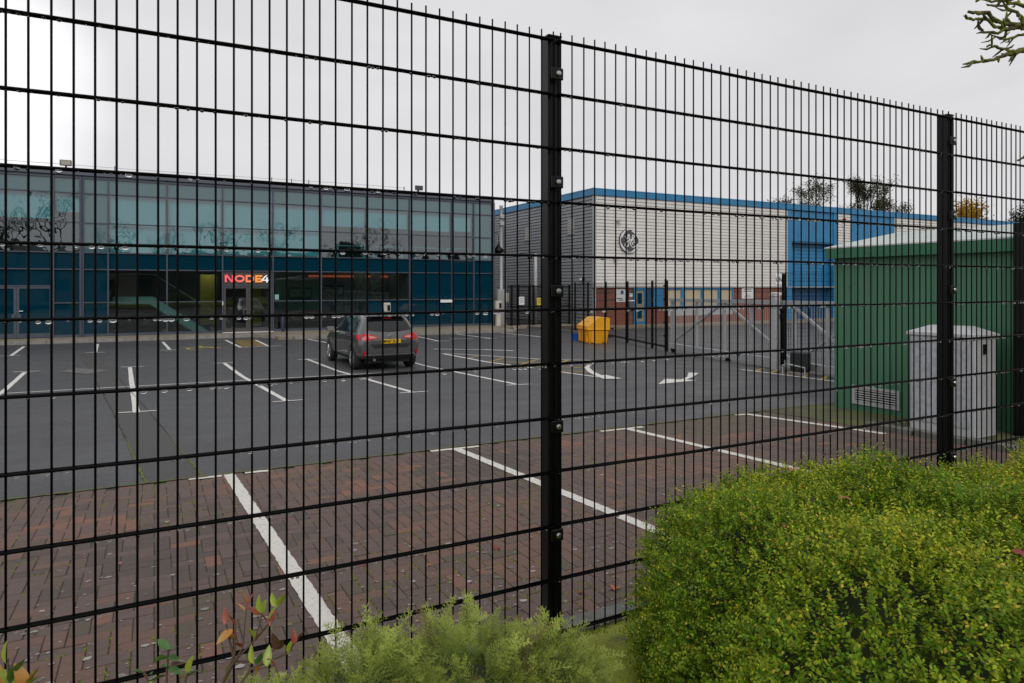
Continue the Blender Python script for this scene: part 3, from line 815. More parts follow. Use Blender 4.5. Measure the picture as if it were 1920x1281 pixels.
lan = empty('wall_lantern', 'black heritage lantern on a curved bracket at the office corner', 'lantern', (16.46,OV+.2,OZ+4.0))
LX = 16.82
MB().tube([(16.46,OV+.2,OZ+4.45),(16.50,OV+.2,OZ+4.9),(16.62,OV+.2,OZ+5.08),(LX-.05,OV+.2,OZ+5.05),(LX,OV+.2,OZ+4.85),(LX,OV+.2,OZ+4.6)], .025, 6).build('bracket', M_black, lan)
MB().lathe([(.03,.75),(.05,.62),(.10,.5),(.30,.28),(.32,.20),(.26,.16),(.18,.05),(.05,0)], (LX,OV+.2,OZ+3.85), 'z', 12).build('lantern_shade', M_black, lan, smooth=True)
# ------------------------------------------------------------------ clad warehouse
GU, GV, GH = 21.1, 30.7, 7.5
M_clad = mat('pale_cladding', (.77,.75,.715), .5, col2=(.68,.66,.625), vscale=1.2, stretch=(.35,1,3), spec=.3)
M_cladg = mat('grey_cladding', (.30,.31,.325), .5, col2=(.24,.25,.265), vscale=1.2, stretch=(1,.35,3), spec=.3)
M_blue = mat('blue_steel', (.030,.215,.42), .4, col2=(.024,.18,.37), vscale=1.5, spec=.4)
M_dkblue = mat('dark_blue_steel', (.014,.085,.20), .5, var=.2, vscale=2)
M_brickw = bpy.data.materials.new('red_brickwork'); M_brickw.use_nodes = True
t = M_brickw.node_tree; p = t.nodes['Principled BSDF']; bt = t.nodes.new('ShaderNodeTexBrick'); co = t.nodes.new('ShaderNodeTexCoord'); mpn = t.nodes.new('ShaderNodeMapping')
mpn.inputs['Rotation'].default_value = (R(90), 0, 0)
t.links.new(co.outputs['Object'], mpn.inputs[0]); t.links.new(mpn.outputs[0], bt.inputs['Vector'])
for k, v in (('Color1', (.26,.075,.045,1)), ('Color2', (.19,.06,.042,1)), ('Mortar', (.20,.14,.11,1))): bt.inputs[k].default_value = v
bt.inputs['Scale'].default_value = 1; bt.inputs['Brick Width'].default_value = .225; bt.inputs['Row Height'].default_value = .075; bt.inputs['Mortar Size'].default_value = .006
t.links.new(bt.outputs[0], p.inputs['Base Color']); p.inputs['Roughness'].default_value = .85
M_dkbrick = mat('dark_brick_band', (.07,.06,.06), .85, col2=(.10,.07,.06), vscale=8)
M_boards = mat('window_board', (.50,.43,.30), .8, col2=(.42,.36,.26), vscale=2, stretch=(6,1,.5))
wh = empty('warehouse', 'pale clad warehouse with blue roof edge, brick base and blue loading doors', 'building', (GU, GV+8, 0))
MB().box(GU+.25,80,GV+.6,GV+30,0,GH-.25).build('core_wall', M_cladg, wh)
segs = [(GU+.10,36.05),(40.95,42.2),(47.05,80)]
npl = 27; z0 = 2.22; ph = (GH-.36-z0)/npl
def plank(a, b, z, h, axis, face):
    """one cladding board: sloped face with a shadow gap below"""
    mb = MB()
    prof = [(0,z),(-.055,z+.003),(-.060,z+.012),(-.055,z+h-.052),(-.012,z+h-.030),(0,z+h-.002)]
    if axis == 'x': mb.prism([(face+d, q) for d, q in prof], a, b, 'x')
    else: mb.prism([(face+d, q) for d, q in prof], a, b, 'y')
    return mb
for a, b in segs:
    for k in range(npl):
        plank(a, b, z0+k*ph, ph, 'x', GV).build('cladding_board', M_clad, wh)
    MB().box(a,b,GV,GV+.6,z0-.01,GH-.3).build('backing', M_clad, wh)
nps = 38; phs = (GH-.36-.12)/nps
for k in range(nps):
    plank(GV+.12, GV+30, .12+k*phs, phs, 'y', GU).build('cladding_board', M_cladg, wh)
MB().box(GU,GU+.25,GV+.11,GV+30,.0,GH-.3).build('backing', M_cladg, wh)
MB().bbox(GU-.06,GU+.10,GV-.06,GV+.11,z0-.06,GH-.34,.01).build('corner_trim', mat('corner_grey', (.36,.37,.40), .45), wh)
MB().prism([(GU-.12,GV-.12),(80,GV-.12),(80,GV+.5),(GU+.5,GV+.5),(GU+.5,GV+30),(GU-.12,GV+30)], GH-.32, GH, 'z').build('roof_edge', M_blue, wh)
MB().prism([(GU-.14,GV-.14),(80,GV-.14),(80,GV+.5),(GU+.5,GV+.5),(GU+.5,GV+30),(GU-.14,GV+30)], GH+.002, GH+.05, 'z').build('roof_coping', mat('light_blue_coping', (.06,.28,.50), .4), wh)
MB().box(GU+.5,80,GV+.5,GV+30,GH-.24,GH-.12).build('roof', M_roof, wh)
MB().box(GU+.1,80,GV-.055,GV+.5,z0-.06,z0-.012).build('drip_flashing', mat('flashing', (.45,.43,.40), .5), wh)
# brick base with darker bands
for a, b in ((GU+.12,23.75),(25.95,26.1),(31.4,36.05),(40.95,42.2),(47.05,80)):
    for i, (za, zb, m) in enumerate(((0,.95,M_brickw),(.95,1.06,M_dkbrick),(1.06,1.42,M_brickw),(1.42,1.50,M_dkbrick),(1.50,1.85,M_brickw),(1.85,1.93,M_dkbrick),(1.93,2.15,M_brickw))):
        MB().box(a,b,GV+.06+(.006 if i%2 else 0),GV+.5,za,zb).build('brick_wall' if i%2 == 0 else 'brick_band', m, wh)
MB().box(26.1,31.4,GV+.06,GV+.5,0,.52).build('brick_wall', M_brickw, wh)
MB().box(26.1,31.4,GV+.08,GV+.5,.52,1.0).build('spandrel_panel', mat('grey_panel', (.40,.41,.42), .6), wh)
MB().lathe([(.05,0),(.05,2.15)], (GU+.06,GV-.02,0), 'z', 8).build('downpipe', M_galv, wh, smooth=True)
# windows boarded inside
xs = [26.1,27.35,28.9,30.25,31.4]
for a, b in zip(xs, xs[1:]):
    wn = MB().box(a,a+.09,GV+.02,GV+.12,1.0,2.14).box(b-.09,b,GV+.02,GV+.12,1.0,2.14).box(a+.09,b-.09,GV+.02,GV+.12,2.05,2.14).box(a+.09,b-.09,GV+.02,GV+.12,1.0,1.08).build('window', M_blue, wh)
    MB().box(a+.09,b-.09,GV+.09,GV+.11,1.08,2.05).build('window_board', M_boards, wn)
# personnel door with porch
d = MB().box(23.78,23.92,GV-.02,GV+.1,.1,2.14).box(24.52,24.66,GV-.02,GV+.1,.1,2.14).box(23.92,24.52,GV-.02,GV+.1,2.0,2.14).box(23.92,24.52,GV-.02,GV+.1,.1,.24).build('door', M_blue, wh)
MB().box(23.92,24.52,GV+.02,GV+.07,.24,2.0).build('door_leaf', mat('door_cream', (.30,.28,.22), .6), d)
for za, zb in ((.42,.85),(1.25,1.85)):
    MB().box(24.05,24.36,GV+.0,GV+.018,za,zb).build('door_pane', M_spandrel, d)
MB().box(24.66,25.95,GV+.03,GV+.5,1.05,2.14).build('blue_panel', M_dkblue, wh)
MB().box(25.2,25.9,GV+.01,GV+.029,1.07,2.13).build('blue_panel', M_blue, wh)
MB().box(24.66,25.95,GV+.05,GV+.5,0,1.05).build('brick_wall', M_brickw, wh)
MB().bbox(25.0,25.2,GV+.0,GV+.028,1.3,1.58,.003).build('door_notice', M_boards, wh)
# tall loading doors
for a, b in ((36.05,40.95),(42.2,47.05)):
    ld = MB().box(a+.42,b-.42,GV-.01,GV+.5,5.05,5.14).build('loading_bay', M_dkblue, wh)
    for ja in (a, b-.42): MB().box(ja,ja+.42,GV-.03,GV+.5,0,GH-.34).build('jamb', M_blue, ld)
    n = 6; x0 = a+.42; dx = (b-a-.84)/n
    for k in range(n):
        MB().bbox(x0+k*dx+.004,x0+(k+1)*dx-.004,GV+.02,GV+.2,5.15,GH-.34,.02).build('header_panel', M_blue, ld)
    for k in range(22):
        zz = .02+k*.228
        MB().prism([(GV+.45,zz),(GV+.42,zz+.02),(GV+.42,zz+.20),(GV+.45,zz+.226)], x0, b-.42, 'x').build('shutter_slat', M_blue if zz > 1.9 else M_dkblue, ld)
# vents and fittings on the grey side and the front
for v, z in ((32.9,5.6),(38.0,5.55),(42.0,5.4)):
    lv = MB().bbox(GU-.09,GU-.046,v-.36,v+.36,z-.45,z+.45,.01).build('wall_vent', M_cladg, wh)
    for k in range(7):
        MB().box(GU-.105,GU-.092,v-.30,v+.30,z-.38+k*.115,z-.32+k*.115).build('louvre', M_cream, lv)
for (x, y, z, nm, lb) in ((23.0-.6,GV-.10,3.72,'security_camera','small white security camera on the warehouse front, left below the round emblem'),(23.2-.6,GV-.10,5.85,'security_camera','small pale box camera high on the warehouse front near its corner')):
    t = empty(nm, lb, 'camera', (x, y, z), group='cameras on the warehouse front')
    MB().box(x-.03,x+.03,y-.02,y+.06,z-.03,z+.03).build('bracket', M_cream, t); MB().bbox(x-.09,x+.09,y-.30,y-.02,z-.06,z+.06,.02).build('housing', M_cream, t)
t = empty('wall_light', 'black and white bulkhead light low on the grey warehouse side', 'light', (GU-.05, 31.6, 2.62))
MB().bbox(GU-.24,GU-.05,31.5,31.75,2.52,2.72,.03).build('housing', M_black, t); MB().box(GU-.252,GU-.242,31.53,31.72,2.55,2.69).build('lamp_glass', M_blind, t)
t = empty('siren', 'red alarm siren under the roof edge between the loading doors', 'siren', (41.5, GV-.05, 6.6))
MB().bbox(41.4,41.6,GV-.2,GV-.05,6.55,6.85,.03).build('housing', mat('siren_red', (.35,.03,.025), .5), t); MB().box(41.3,41.38,GV-.15,GV-.05,6.3,6.5).build('lamp_glass', M_blind, t)
# dark band window further along
MB().box(49.5,56,GV-.06,GV-.046,5.6,6.3).build('strip_window', M_dkblue, wh)

# ------------------------------------------------------------------ emblem disc
em = empty('round_emblem', 'round dark grey emblem disc with white script monogram on the warehouse', 'sign', (23.36, GV-.05, 4.75))
EX, EZ, ER = 23.36, 4.75, .665
MB().lathe([(ER,-.05),(ER,-.17)], (EX,GV,EZ), 'y', 48).build('disc', mat('emblem_grey', (.075,.075,.078), .5), em)
M_emw = mat('emblem_white', (.78,.77,.75), .5)
def loop(r, r2, n=48):
    mb = MB()
    for k in range(n):
        a, b = 2*math.pi*k/n, 2*math.pi*(k+1)/n
        mb.prism([(EX+r*math.cos(a),EZ+r*math.sin(a)),(EX+r*math.cos(b),EZ+r*math.sin(b)),(EX+r2*math.cos(b),EZ+r2*math.sin(b)),(EX+r2*math.cos(a),EZ+r2*math.sin(a))], GV-.19, GV-.172, 'y')
    return mb
loop(ER*.985, ER*.925).build('rim', M_emw, em)
for q in range(4):
    mb = MB(); n = 14; a0 = math.pi/2*q+.12
    for k in range(n):
        t0, t1 = k/n, (k+1)/n
        f = lambda t: (a0+t*1.12, ER*(.93-.03*t), ER*(.93-.03*t)-ER*(.012+.10*math.sin(min(1, t*1.1)*math.pi*.62)))
        A, B = f(t0), f(t1)
        mb.prism([(EX+A[1]*math.cos(A[0]),EZ+A[1]*math.sin(A[0])),(EX+B[1]*math.cos(B[0]),EZ+B[1]*math.sin(B[0])),(EX+B[2]*math.cos(B[0]),EZ+B[2]*math.sin(B[0])),(EX+A[2]*math.cos(A[0]),EZ+A[2]*math.sin(A[0]))], GV-.194, GV-.174, 'y')
    a = a0+1.14; cx, cz = EX+ER*.84*math.cos(a), EZ+ER*.84*math.sin(a)
    mb.lathe([(.030,-.192),(.030,-.173)], (cx,GV,cz), 'y', 10)
    mb.build('swirl', M_emw, em)
def stroke(pts, r):
    P = [Vector(((x-625)/275*ER*.98, (660-y)/350*ER*.98)) for x, y in pts]
    Q = []                                                   # smooth through the points
    for i in range(len(P)-1):
        p0, p1, p2_, p3 = P[max(0,i-1)], P[i], P[i+1], P[min(len(P)-1,i+2)]
        for k in range(4):
            t = k/4; Q.append(.5*((2*p1)+(p2_-p0)*t+(2*p0-5*p1+4*p2_-p3)*t*t+(3*p1-p0-3*p2_+p3)*t**3))
    Q.append(P[-1])
    return MB().tube([(EX+q.x, GV-.178, EZ+q.y) for q in Q], r, 6)
stroke([(498,515),(503,565),(528,603),(565,592),(600,548),(618,500),(600,474),(580,492),(574,545),(588,590)], .030).build('letter_stroke', M_emw, em)
stroke([(636,568),(612,620),(602,660),(606,720),(594,785),(560,830),(515,835),(488,800),(500,750),(540,700),(600,660),(655,632),(705,600),(748,552),(762,510),(742,484),(714,500),(700,545),(702,592),(730,622),(768,636)], .030).build('letter_stroke', M_emw, em)
stroke([(768,636),(712,632),(672,662),(652,720),(665,800),(715,850),(770,832),(796,770),(780,710),(742,694),(710,728),(722,782)], .032).build('letter_stroke', M_emw, em)

# ------------------------------------------------------------------ notices
def notice(name, label, c, wd, h, lines, axis='y', body=(.70,.70,.70), ink=(.08,.08,.09), th=.02):
    x, y, z = c
    t = empty(name, label, 'sign', c)
    MB().box(x-wd/2,x+wd/2,y-th,y,z-h/2,z+h/2).build('board', mat('notice_board', body, .5), t)
    mi = mat('notice_ink', ink, .6)
    for (fx0, fx1, fz0, fz1) in lines:
        MB().box(x-wd/2+fx0*wd, x-wd/2+fx1*wd, y-th-.004, y-th-.001, z-h/2+fz0*h, z-h/2+fz1*h).build('print', mi, t)
    return t
nt1 = notice('wall_notice', 'white notice with a small blue round mark on the brick wall left of the door', (22.95,GV+.05,1.72), .82, .72, [(.12,.6,.24,.30),(.3,.65,.10,.16)])
MB().lathe([(.11,-.028),(.11,-.024)], (23.0,GV+.05,1.90), 'y', 14).build('round_mark', mat('mark_blue', (.06,.06,.25), .5), nt1)
notice('wall_notice', 'small blank cream plate on the brick wall beside the door', (23.62,GV+.05,1.74), .22, .2, [])
t = empty('post_box', 'grey wall box with pale lid on the brick beside the door', 'box', (23.58,GV,1.15))
MB().bbox(23.44,23.74,GV-.12,GV+.058,.95,1.38,.03).build('body', mat('box_grey', (.12,.12,.12), .5), t); MB().bbox(23.42,23.76,GV-.14,GV+.058,1.383,1.46,.02).build('lid', M_blind, t)
notice('wall_notice', 'white printed notice on the brick wall right of the boarded windows', (32.6,GV+.05,1.80), .98, .66, [(.2,.8,.82,.88),(.12,.88,.66,.72),(.3,.7,.3,.35),(.2,.8,.14,.19)])
un = notice('unit_sign', 'white sign reading UNIT beside the tall blue loading door', (35.40,GV-.07,2.70), .95, .70, [], body=(.88,.88,.88))
def text_mesh(s, size):
    cu = bpy.data.curves.new('t', 'FONT'); cu.body = s; cu.size = size; cu.extrude = .004; cu.offset = size*.02; cu.align_x = 'CENTER'; cu.align_y = 'CENTER'
    o = bpy.data.objects.new('t', cu); C.objects.link(o); dg = bpy.context.evaluated_depsgraph_get()
    me = bpy.data.meshes.new_from_object(o.evaluated_get(dg)); bpy.data.objects.remove(o); return me
me = text_mesh('UNIT', .40); me.transform(Matrix.Translation((35.40,GV-.096,2.66)) @ Matrix.Rotation(R(90),4,'X')); me.materials.clear()
add_mesh('lettering', me, mat('sign_ink', (.02,.02,.02), .6), un)
notice('wall_notice', 'narrow white plate below the UNIT sign at the brick pier', (35.6,GV+.05,1.75), .75, .16, [])

# ------------------------------------------------------------------ yard fence running back from the gate
def ln(v): return 13.42+(v-11.0)*.29
M_mesh = M_blackw
yf = empty('yard_fence', 'black mesh fence running from the sliding gate back towards the offices', 'fence', (ln(20),20,0))
yv = [18.2,19.4,21.75,24.2,26.6,28.6]
for v in yv:
    MB().bbox(ln(v)-.035,ln(v)+.035,v-.035,v+.035,0,2.42,.005).build('post', M_black, yf)
mb = MB()
for a, b in zip(yv, yv[1:]):
    n = int((b-a)/.05)
    for i in range(n):
        v = a+(b-a)*i/n; u = ln(v)+.05
        mb.tube([(u,v,.06),(u,v,2.38)], .003, 3, cap=False)
    for k in range(12):
        mb.tube([(ln(a)+.05,a,.1+k*.2),(ln(b)+.05,b,.1+k*.2)], .004, 3, cap=False)
stuff(mb.build('mesh_wires', M_mesh, yf, fix=False))
MB().tube([(ln(18.3)-.02,18.3,.16),(ln(24.4)-.02,24.4,.16)], .035, 6).build('bottom_rail', M_black, yf)
bf = empty('back_gate', 'black mesh gates with notices between the offices and the warehouse', 'gate', (18.0,32.4,.1))
for x in (16.95,17.35,18.05,18.30,19.5,20.6):
    MB().bbox(x-.05,x+.05,32.35,32.45,.1,2.3,.006).build('post', M_black, bf)
mb = MB()
for i in range(88):
    x = 16.7+i*.045; mb.box(x,x+.012,32.395,32.405,.15,2.2)
stuff(mb.build('infill_bars', M_black, bf, fix=False))
for z in (.16,1.1,2.2): MB().box(16.7,20.7,32.39,32.41,z,z+.06).build('rail', M_black, bf)
notice('gate_notice', 'white notice hanging on the black gates beside the offices', (17.52,32.33,1.45), .32, .44, [(.15,.85,.75,.8),(.15,.85,.5,.55),(.15,.85,.3,.35)])
notice('gate_notice', 'yellow warning notice hanging on the black gates', (18.72,32.33,1.40), .52, .40, [(.1,.9,.7,.76),(.1,.7,.5,.55),(.1,.8,.3,.35)], body=(.62,.45,.03))

# grit bin and the blue crate behind it
gb = empty('grit_bin', 'bright yellow grit bin with sloping lid by the yard fence', 'bin', (15.45,22.55,0), R(-14))
M_gy = mat('yellow_plastic', (.80,.36,.008), .45, var=.12, vscale=4)
def frust(x0,x1,y0,y1,z0,z1,i):
    mb = MB(); q = [(x0+i,y0+i,z0),(x1-i,y0+i,z0),(x1-i,y1-i,z0),(x0+i,y1-i,z0),(x0,y0,z1),(x1,y0,z1),(x1,y1,z1),(x0,y1,z1)]
    mb.v = q; mb.f = [(0,3,2,1),(4,5,6,7),(0,1,5,4),(1,2,6,5),(2,3,7,6),(3,0,4,7)]; return mb
frust(-.42,.42,-.62,.62,.0,.50,.06).build('tub', M_gy, gb, local=True)
for y in (-.42,0,.42): MB().bbox(-.45,-.36,y-.06,y+.06,.03,.47,.015).build('rib', M_gy, gb, local=True)
for x in (-.25,.25): MB().bbox(x-.06,x+.06,-.65,-.57,.03,.47,.015).build('rib', M_gy, gb, local=True)
MB().bbox(-.47,.47,-.67,.67,.503,.58,.02).build('rim', M_gy, gb, local=True)
MB().prism([(-.46,.582),(.46,.582),(.46,.98),(.38,1.0),(.02,1.0),(-.44,.66)], -.65, .65, 'y').build('lid', M_gy, gb, local=True)
MB().bbox(-.24,-.20,-.2,.2,.74,.84,.01).build('lid_grip', M_gy, gb, local=True)
cr = empty('blue_crate', 'small blue plastic crate half hidden behind the yellow grit bin', 'crate', (15.35,23.55,0))
M_crate = mat('blue_plastic', (.01,.09,.42), .4)
MB().box(15.22,15.6,23.35,23.75,0,.03).box(15.22,15.25,23.35,23.75,.03,.28).box(15.57,15.6,23.35,23.75,.03,.28).box(15.25,15.57,23.35,23.38,.03,.28).box(15.25,15.57,23.72,23.75,.03,.28).build('crate_body', M_crate, cr)
MB().box(15.20,15.22,23.33,23.77,.23,.30).build('rim', M_crate, cr)

# ------------------------------------------------------------------ sliding gate
ga = math.atan2(.29, 1.0)
def GP(s, off_, z): return (ln(11.0)+math.sin(ga)*s+math.cos(ga)*off_, 11.0+math.cos(ga)*s-math.sin(ga)*off_, z)
def gbar(a, b, wd, dp, name, m, parent):
    """square bar between (s,z) points in the gate's plane"""
    (s0, z0_), (s1, z1_) = a, b
    d = Vector((s1-s0, z1_-z0_)).normalized(); n = Vector((-d.y, d.x))*wd/2
    q = [(s0+n.x,z0_+n.y),(s1+n.x,z1_+n.y),(s1-n.x,z1_-n.y),(s0-n.x,z0_-n.y)]
    mb = MB()
    mb.v = [GP(s,-dp/2,z) for s, z in q]+[GP(s,dp/2,z) for s, z in q]
    mb.f = [(0,1,2,3),(7,6,5,4),(0,4,5,1),(1,5,6,2),(2,6,7,3),(3,7,4,0)]
    return mb.build(name, m, parent)
sg = empty('sliding_gate', 'galvanised sliding gate with diagonal braces across the yard entrance', 'gate', GP(3,0,0.05))
S0, S1 = -2.4, 7.2
gbar((S0,1.84),(S1,1.76),.10,.10,'top_rail',M_galv,sg)
gbar((S0,.40),(S1,.22),.16,.12,'bottom_rail',M_galv,sg)
for s in (7.1,6.9,5.3,3.6,2.2,.3,-.95,-2.35):
    gbar((s,.36),(s,1.74),.09 if s < 6 else .07,.07,'upright',M_galv,sg)
gbar((6.95,.40),(3.75,1.70),.06,.05,'brace',M_galv,sg); gbar((3.45,1.70),(.35,.42),.06,.05,'brace',M_galv,sg)
gbar((.25,1.70),(-2.3,.45),.06,.05,'brace',M_galv,sg); gbar((.25,.45),(-2.3,1.72),.06,.04,'brace',M_galv,sg)
n = 100
bar = MB().tube([(0,0,.42),(0,0,1.72)], .006, 4).me(); bar.materials.append(M_galv)
for i in range(n):
    s = S0+.05+(S1-S0-.1)*(i+.5)/n
    o = bpy.data.objects.new('infill_bar', bar); link(o, sg); o.location = Vector(GP(s,.04,.02))-sg.location
for s in (7.0, 3.4):
    MB().lathe([(.08,-.025),(.10,-.02),(.10,.02),(.08,.025)], GP(s,0,.10), 'x', 12).build('wheel', M_black, sg)
gbar((-2.4,.10),(.2,.07),.05,.05,'track',M_galv,sg)
gp = empty('gate_post', 'galvanised guide post with a cap and rollers beside the gate motor', 'post', GP(.75,-.2,gz(12)))
x, y, _ = GP(.75,-.22,0)
MB().bbox(x-.09,x+.09,y-.09,y+.09,.1,1.95,.01).build('post', M_galv, gp)
MB().bbox(x-.10,x+.10,y-.10,y+.10,1.953,2.07,.02).build('cap', M_cream, gp)
for z in (1.42,1.62): MB().bbox(x+.05,x+.16,y-.17,y-.085,z,z+.12,.01).build('roller_bracket', M_black, gp)
MB().bbox(x+.11,x+.16,y-.18,y-.05,.3,1.7,.01).build('rubber_edge', M_black, gp)
g2 = empty('gate_post', 'black tall post rising behind the galvanised gate beside the blue doors', 'post', (14.4,12.35,gz(12)))
x2, y2 = 14.4, 12.35
MB().bbox(x2-.045,x2+.045,y2-.045,y2+.045,.1,2.53,.008).build('post', M_black, g2)
MB().bbox(x2-.05,x2+.05,y2-.05,y2+.05,2.533,2.55,.004).build('cap', M_black, g2)
gm = empty('gate_motor', 'dark box of the gate motor at the foot of the gate', 'motor', GP(-.55,-.35,gz(11)))
x3, y3, _ = GP(-.45,-.35,0); zg = gz(10.7)
MB().bbox(x3-.14,x3+.14,y3-.19,y3+.19,zg+.07,zg+.52,.03).build('housing', mat('motor_black', (.018,.02,.022), .5), gm)
MB().bbox(x3-.17,x3+.17,y3-.22,y3+.22,zg-.02,zg+.07,.01).build('base', M_conc, gm)
MB().tube([(x3-.22,y3-.3,zg),(x3-.22,y3-.3,zg+.2),(x3-.22,y3+.15,zg+.24),(x3-.22,y3+.3,zg+.2),(x3-.22,y3+.3,zg)], .018, 6).build('guard_hoop', M_galv, gm)
gx, gy, _ = GP(7.55,-.02,0)
g3 = empty('gate_post', 'black slotted post that catches the closed end of the sliding gate', 'post', (gx,gy,0))
MB().bbox(gx-.032,gx+.032,gy-.032,gy+.032,0,2.46,.006).build('post', M_black, g3)
for z in (.5,.95,1.75,2.2): MB().bbox(gx-.09,gx-.032,gy-.03,gy+.03,z,z+.07,.01).build('catch', M_black, g3)
# mesh beyond the gate, seen against the blue doors
bf2 = empty('side_fence', 'black mesh fence behind the sliding gate in front of the blue doors', 'fence', (14.8,11.2,.1))
mb = MB()
for i in range(66):
    s = i*.05; mb.tube([(13.9+s*.97,12.1-s*.25,.15),(13.9+s*.97,12.1-s*.25,2.55)], .003, 3, cap=False)
for k in range(13): mb.tube([(13.9,12.1,.15+k*.2),(17.1,11.28,.15+k*.2)], .004, 3, cap=False)
stuff(mb.build('mesh_wires', M_mesh, bf2, fix=False))
for s in (3.25,): MB().bbox(13.9+s*.97,13.97+s*.97,12.06-s*.25,12.13-s*.25,.1,2.6,.005).build('post', M_black, bf2)
# ------------------------------------------------------------------ green kiosk, cabinet, corner post
KU, KV0, KV1, KU1 = 9.45, 3.2, 7.08, 13.0
M_green = mat('green_grp', (.072,.195,.115), .45, col2=(.064,.176,.104), vscale=1.6, stretch=(1,1,.3), spec=.35)
M_dkgreen = mat('green_trim', (.026,.14,.068), .45)
M_kroof = mat('kiosk_roof', (.50,.55,.53), .6, col2=(.42,.47,.46), vscale=2.5)
ks = empty('utility_kiosk', 'large dark green utility kiosk with pale pitched roof on the right', 'kiosk', ((KU+KU1)/2, (KV0+KV1)/2, .3))
ZB, ZE = .33, 2.66
MB().box(KU-.08,KU1,KV0,KV1+.08,.0,ZB-.032).build('plinth', M_kerbedge, ks)
n = 13; wv = (KV1-KV0)/n
for i in range(n):                       # ribbed side: tongue-and-groove panels
    a = KV0+i*wv
    MB().prism([(KU-.010,a+.001),(KU-.018,a+.008),(KU-.018,a+wv-.008),(KU-.010,a+wv-.001),(KU+.04,a+wv-.001),(KU+.04,a+.001)], ZB-.03, ZE, 'z').build('wall_panel', M_green, ks)
MB().box(KU+.04,KU1,KV0,KV1-.01,ZB,ZE).build('core_wall', M_dkgreen, ks)
MB().bbox(KU-.02,KU+.10,KV1-.002,KV1+.05,ZB-.03,ZE,.008).build('corner_trim', M_green, ks)
MB().box(KU-.13,KU-.02,KV0-.1,KV1+.12,ZE-.02,ZE+.13).build('eave_fascia', M_dkgreen, ks)
MB().prism([(KU-.13,ZE+.135),(KU-.13,ZE+.155),(11.15,ZE+.46),(KU1+.13,ZE+.155),(KU1+.13,ZE+.135)], KV0-.12, KV1+.14, 'y').build('roof', M_kroof, ks)
MB().prism([(KU-.02,ZE+.01),(KU-.02,ZE+.13),(KU1,ZE+.13),(KU1,ZE+.01)], KV1-.01, KV1+.10, 'y').build('gable_fascia', M_dkgreen, ks)
va, vb, za, zb = 6.06, 6.82, .43, .71
vt = MB().box(KU-.045,KU-.019,va,vb,za,za+.04).box(KU-.045,KU-.019,va,vb,zb-.04,zb).box(KU-.045,KU-.019,va,va+.06,za+.04,zb-.04).box(KU-.045,KU-.019,vb-.06,vb,za+.04,zb-.04).build('air_vent', M_galv, ks)
MB().box(KU-.022,KU-.0185,va+.06,vb-.06,za+.04,zb-.04).build('vent_shade', M_black, vt)  # black sheet painted in for the shade between the louvres
for k in range(6):
    z = za+.045+k*.034
    MB().prism([(KU-.044,z),(KU-.030,z+.010),(KU-.030,z+.016),(KU-.044,z+.007)], va+.06, vb-.06, 'y').build('louvre', mat('vent_grey', (.42,.43,.42), .5) if k == 0 else bpy.data.materials['vent_grey'], vt)
for z in (2.2, 1.3): MB().lathe([(.02,-.018),(.02,-.03)], (KU,6.85,z), 'x', 8).build('bolt', M_dkgreen, ks)

cb = empty('street_cabinet', 'galvanised grey street cabinet with shallow peaked lid beside the green kiosk', 'cabinet', (8.92,5.06,.37))
CU0, CU1, CV0, CV1 = 8.70, 9.14, 4.66, 5.46; CZ = gz(5.06)
M_zinc = mat('zinc_sheet', (.47,.49,.52), .45, .3, col2=(.37,.39,.42), vscale=16, lo=.42, hi=.58, detail=3)
M_zinc2 = mat('zinc_frame', (.52,.53,.55), .5, .2, col2=(.46,.47,.49), vscale=6)
MB().bbox(CU0,CU1,CV0,CV1,CZ,CZ+1.215,.008).build('body', M_zinc2, cb)
MB().box(CU0-.05,CU1+.08,CV0-.06,CV1+.06,CZ-.08,CZ-.002).build('plinth', M_conc, cb)
mb = MB(); z0_, z1_, z2_ = CZ+1.218, CZ+1.255, CZ+1.345; e = .03; i = .18
lo = [(CU0-e,CV0-e),(CU1+e,CV0-e),(CU1+e,CV1+e),(CU0-e,CV1+e)]; hi = [(CU0+.13,CV0+i),(CU1-.13,CV0+i),(CU1-.13,CV1-i),(CU0+.13,CV1-i)]
mb.v = [(a,b,z0_) for a,b in lo]+[(a,b,z1_) for a,b in lo]+[(a,b,z2_) for a,b in hi]
mb.f = [(0,3,2,1)]+[(k,(k+1)%4,4+(k+1)%4,4+k) for k in range(4)]+[(4+k,4+(k+1)%4,8+(k+1)%4,8+k) for k in range(4)]+[(8,9,10,11)]
mb.build('lid', M_zinc2, cb)
mid = CV0+.33
for a, b in ((CV0+.02, CV1-.03),):
    dr = MB().bbox(CU0-.014,CU0-.002,CV0+.06,CV1-.03,CZ+.12,CZ+1.17,.003).build('door', M_zinc, cb)
    for z in (CZ+.25, CZ+1.05): MB().lathe([(.014,-.016),(.014,-.026)], (CU0,CV0+.10,z), 'x', 10).build('lock', M_bolt, dr)
MB().box(CU0-.017,CU0-.0145,CV0+.42,CV0+.426,CZ+.13,CZ+1.16).build('door_seam', M_black, cb)
MB().bbox(CU0+.15,CU0+.20,CV0-.03,CV0-.001,CZ+1.02,CZ+1.14,.006).build('latch', M_black, cb)

cf = empty('corner_fence', 'stout black corner post with mesh panel beside the street cabinet', 'fence', (9.33,4.50,.38))
MB().bbox(9.27,9.39,4.42,4.54,.35,2.98,.008).build('post', M_black, cf)
MB().bbox(9.235,9.33,4.33,4.42,.35,2.35,.008).build('gate_stile', M_black, cf)
mb = MB()
for i in range(26): mb.tube([(9.33,4.38-i*.05,.45),(9.33,4.38-i*.05,2.85)], .0032, 4, cap=False)
for k in range(13): mb.tube([(9.325,4.42,.45+k*.2),(9.325,3.1,.45+k*.2)], .004, 4, cap=False)
stuff(mb.build('mesh_wires', M_blackw, cf, fix=False))
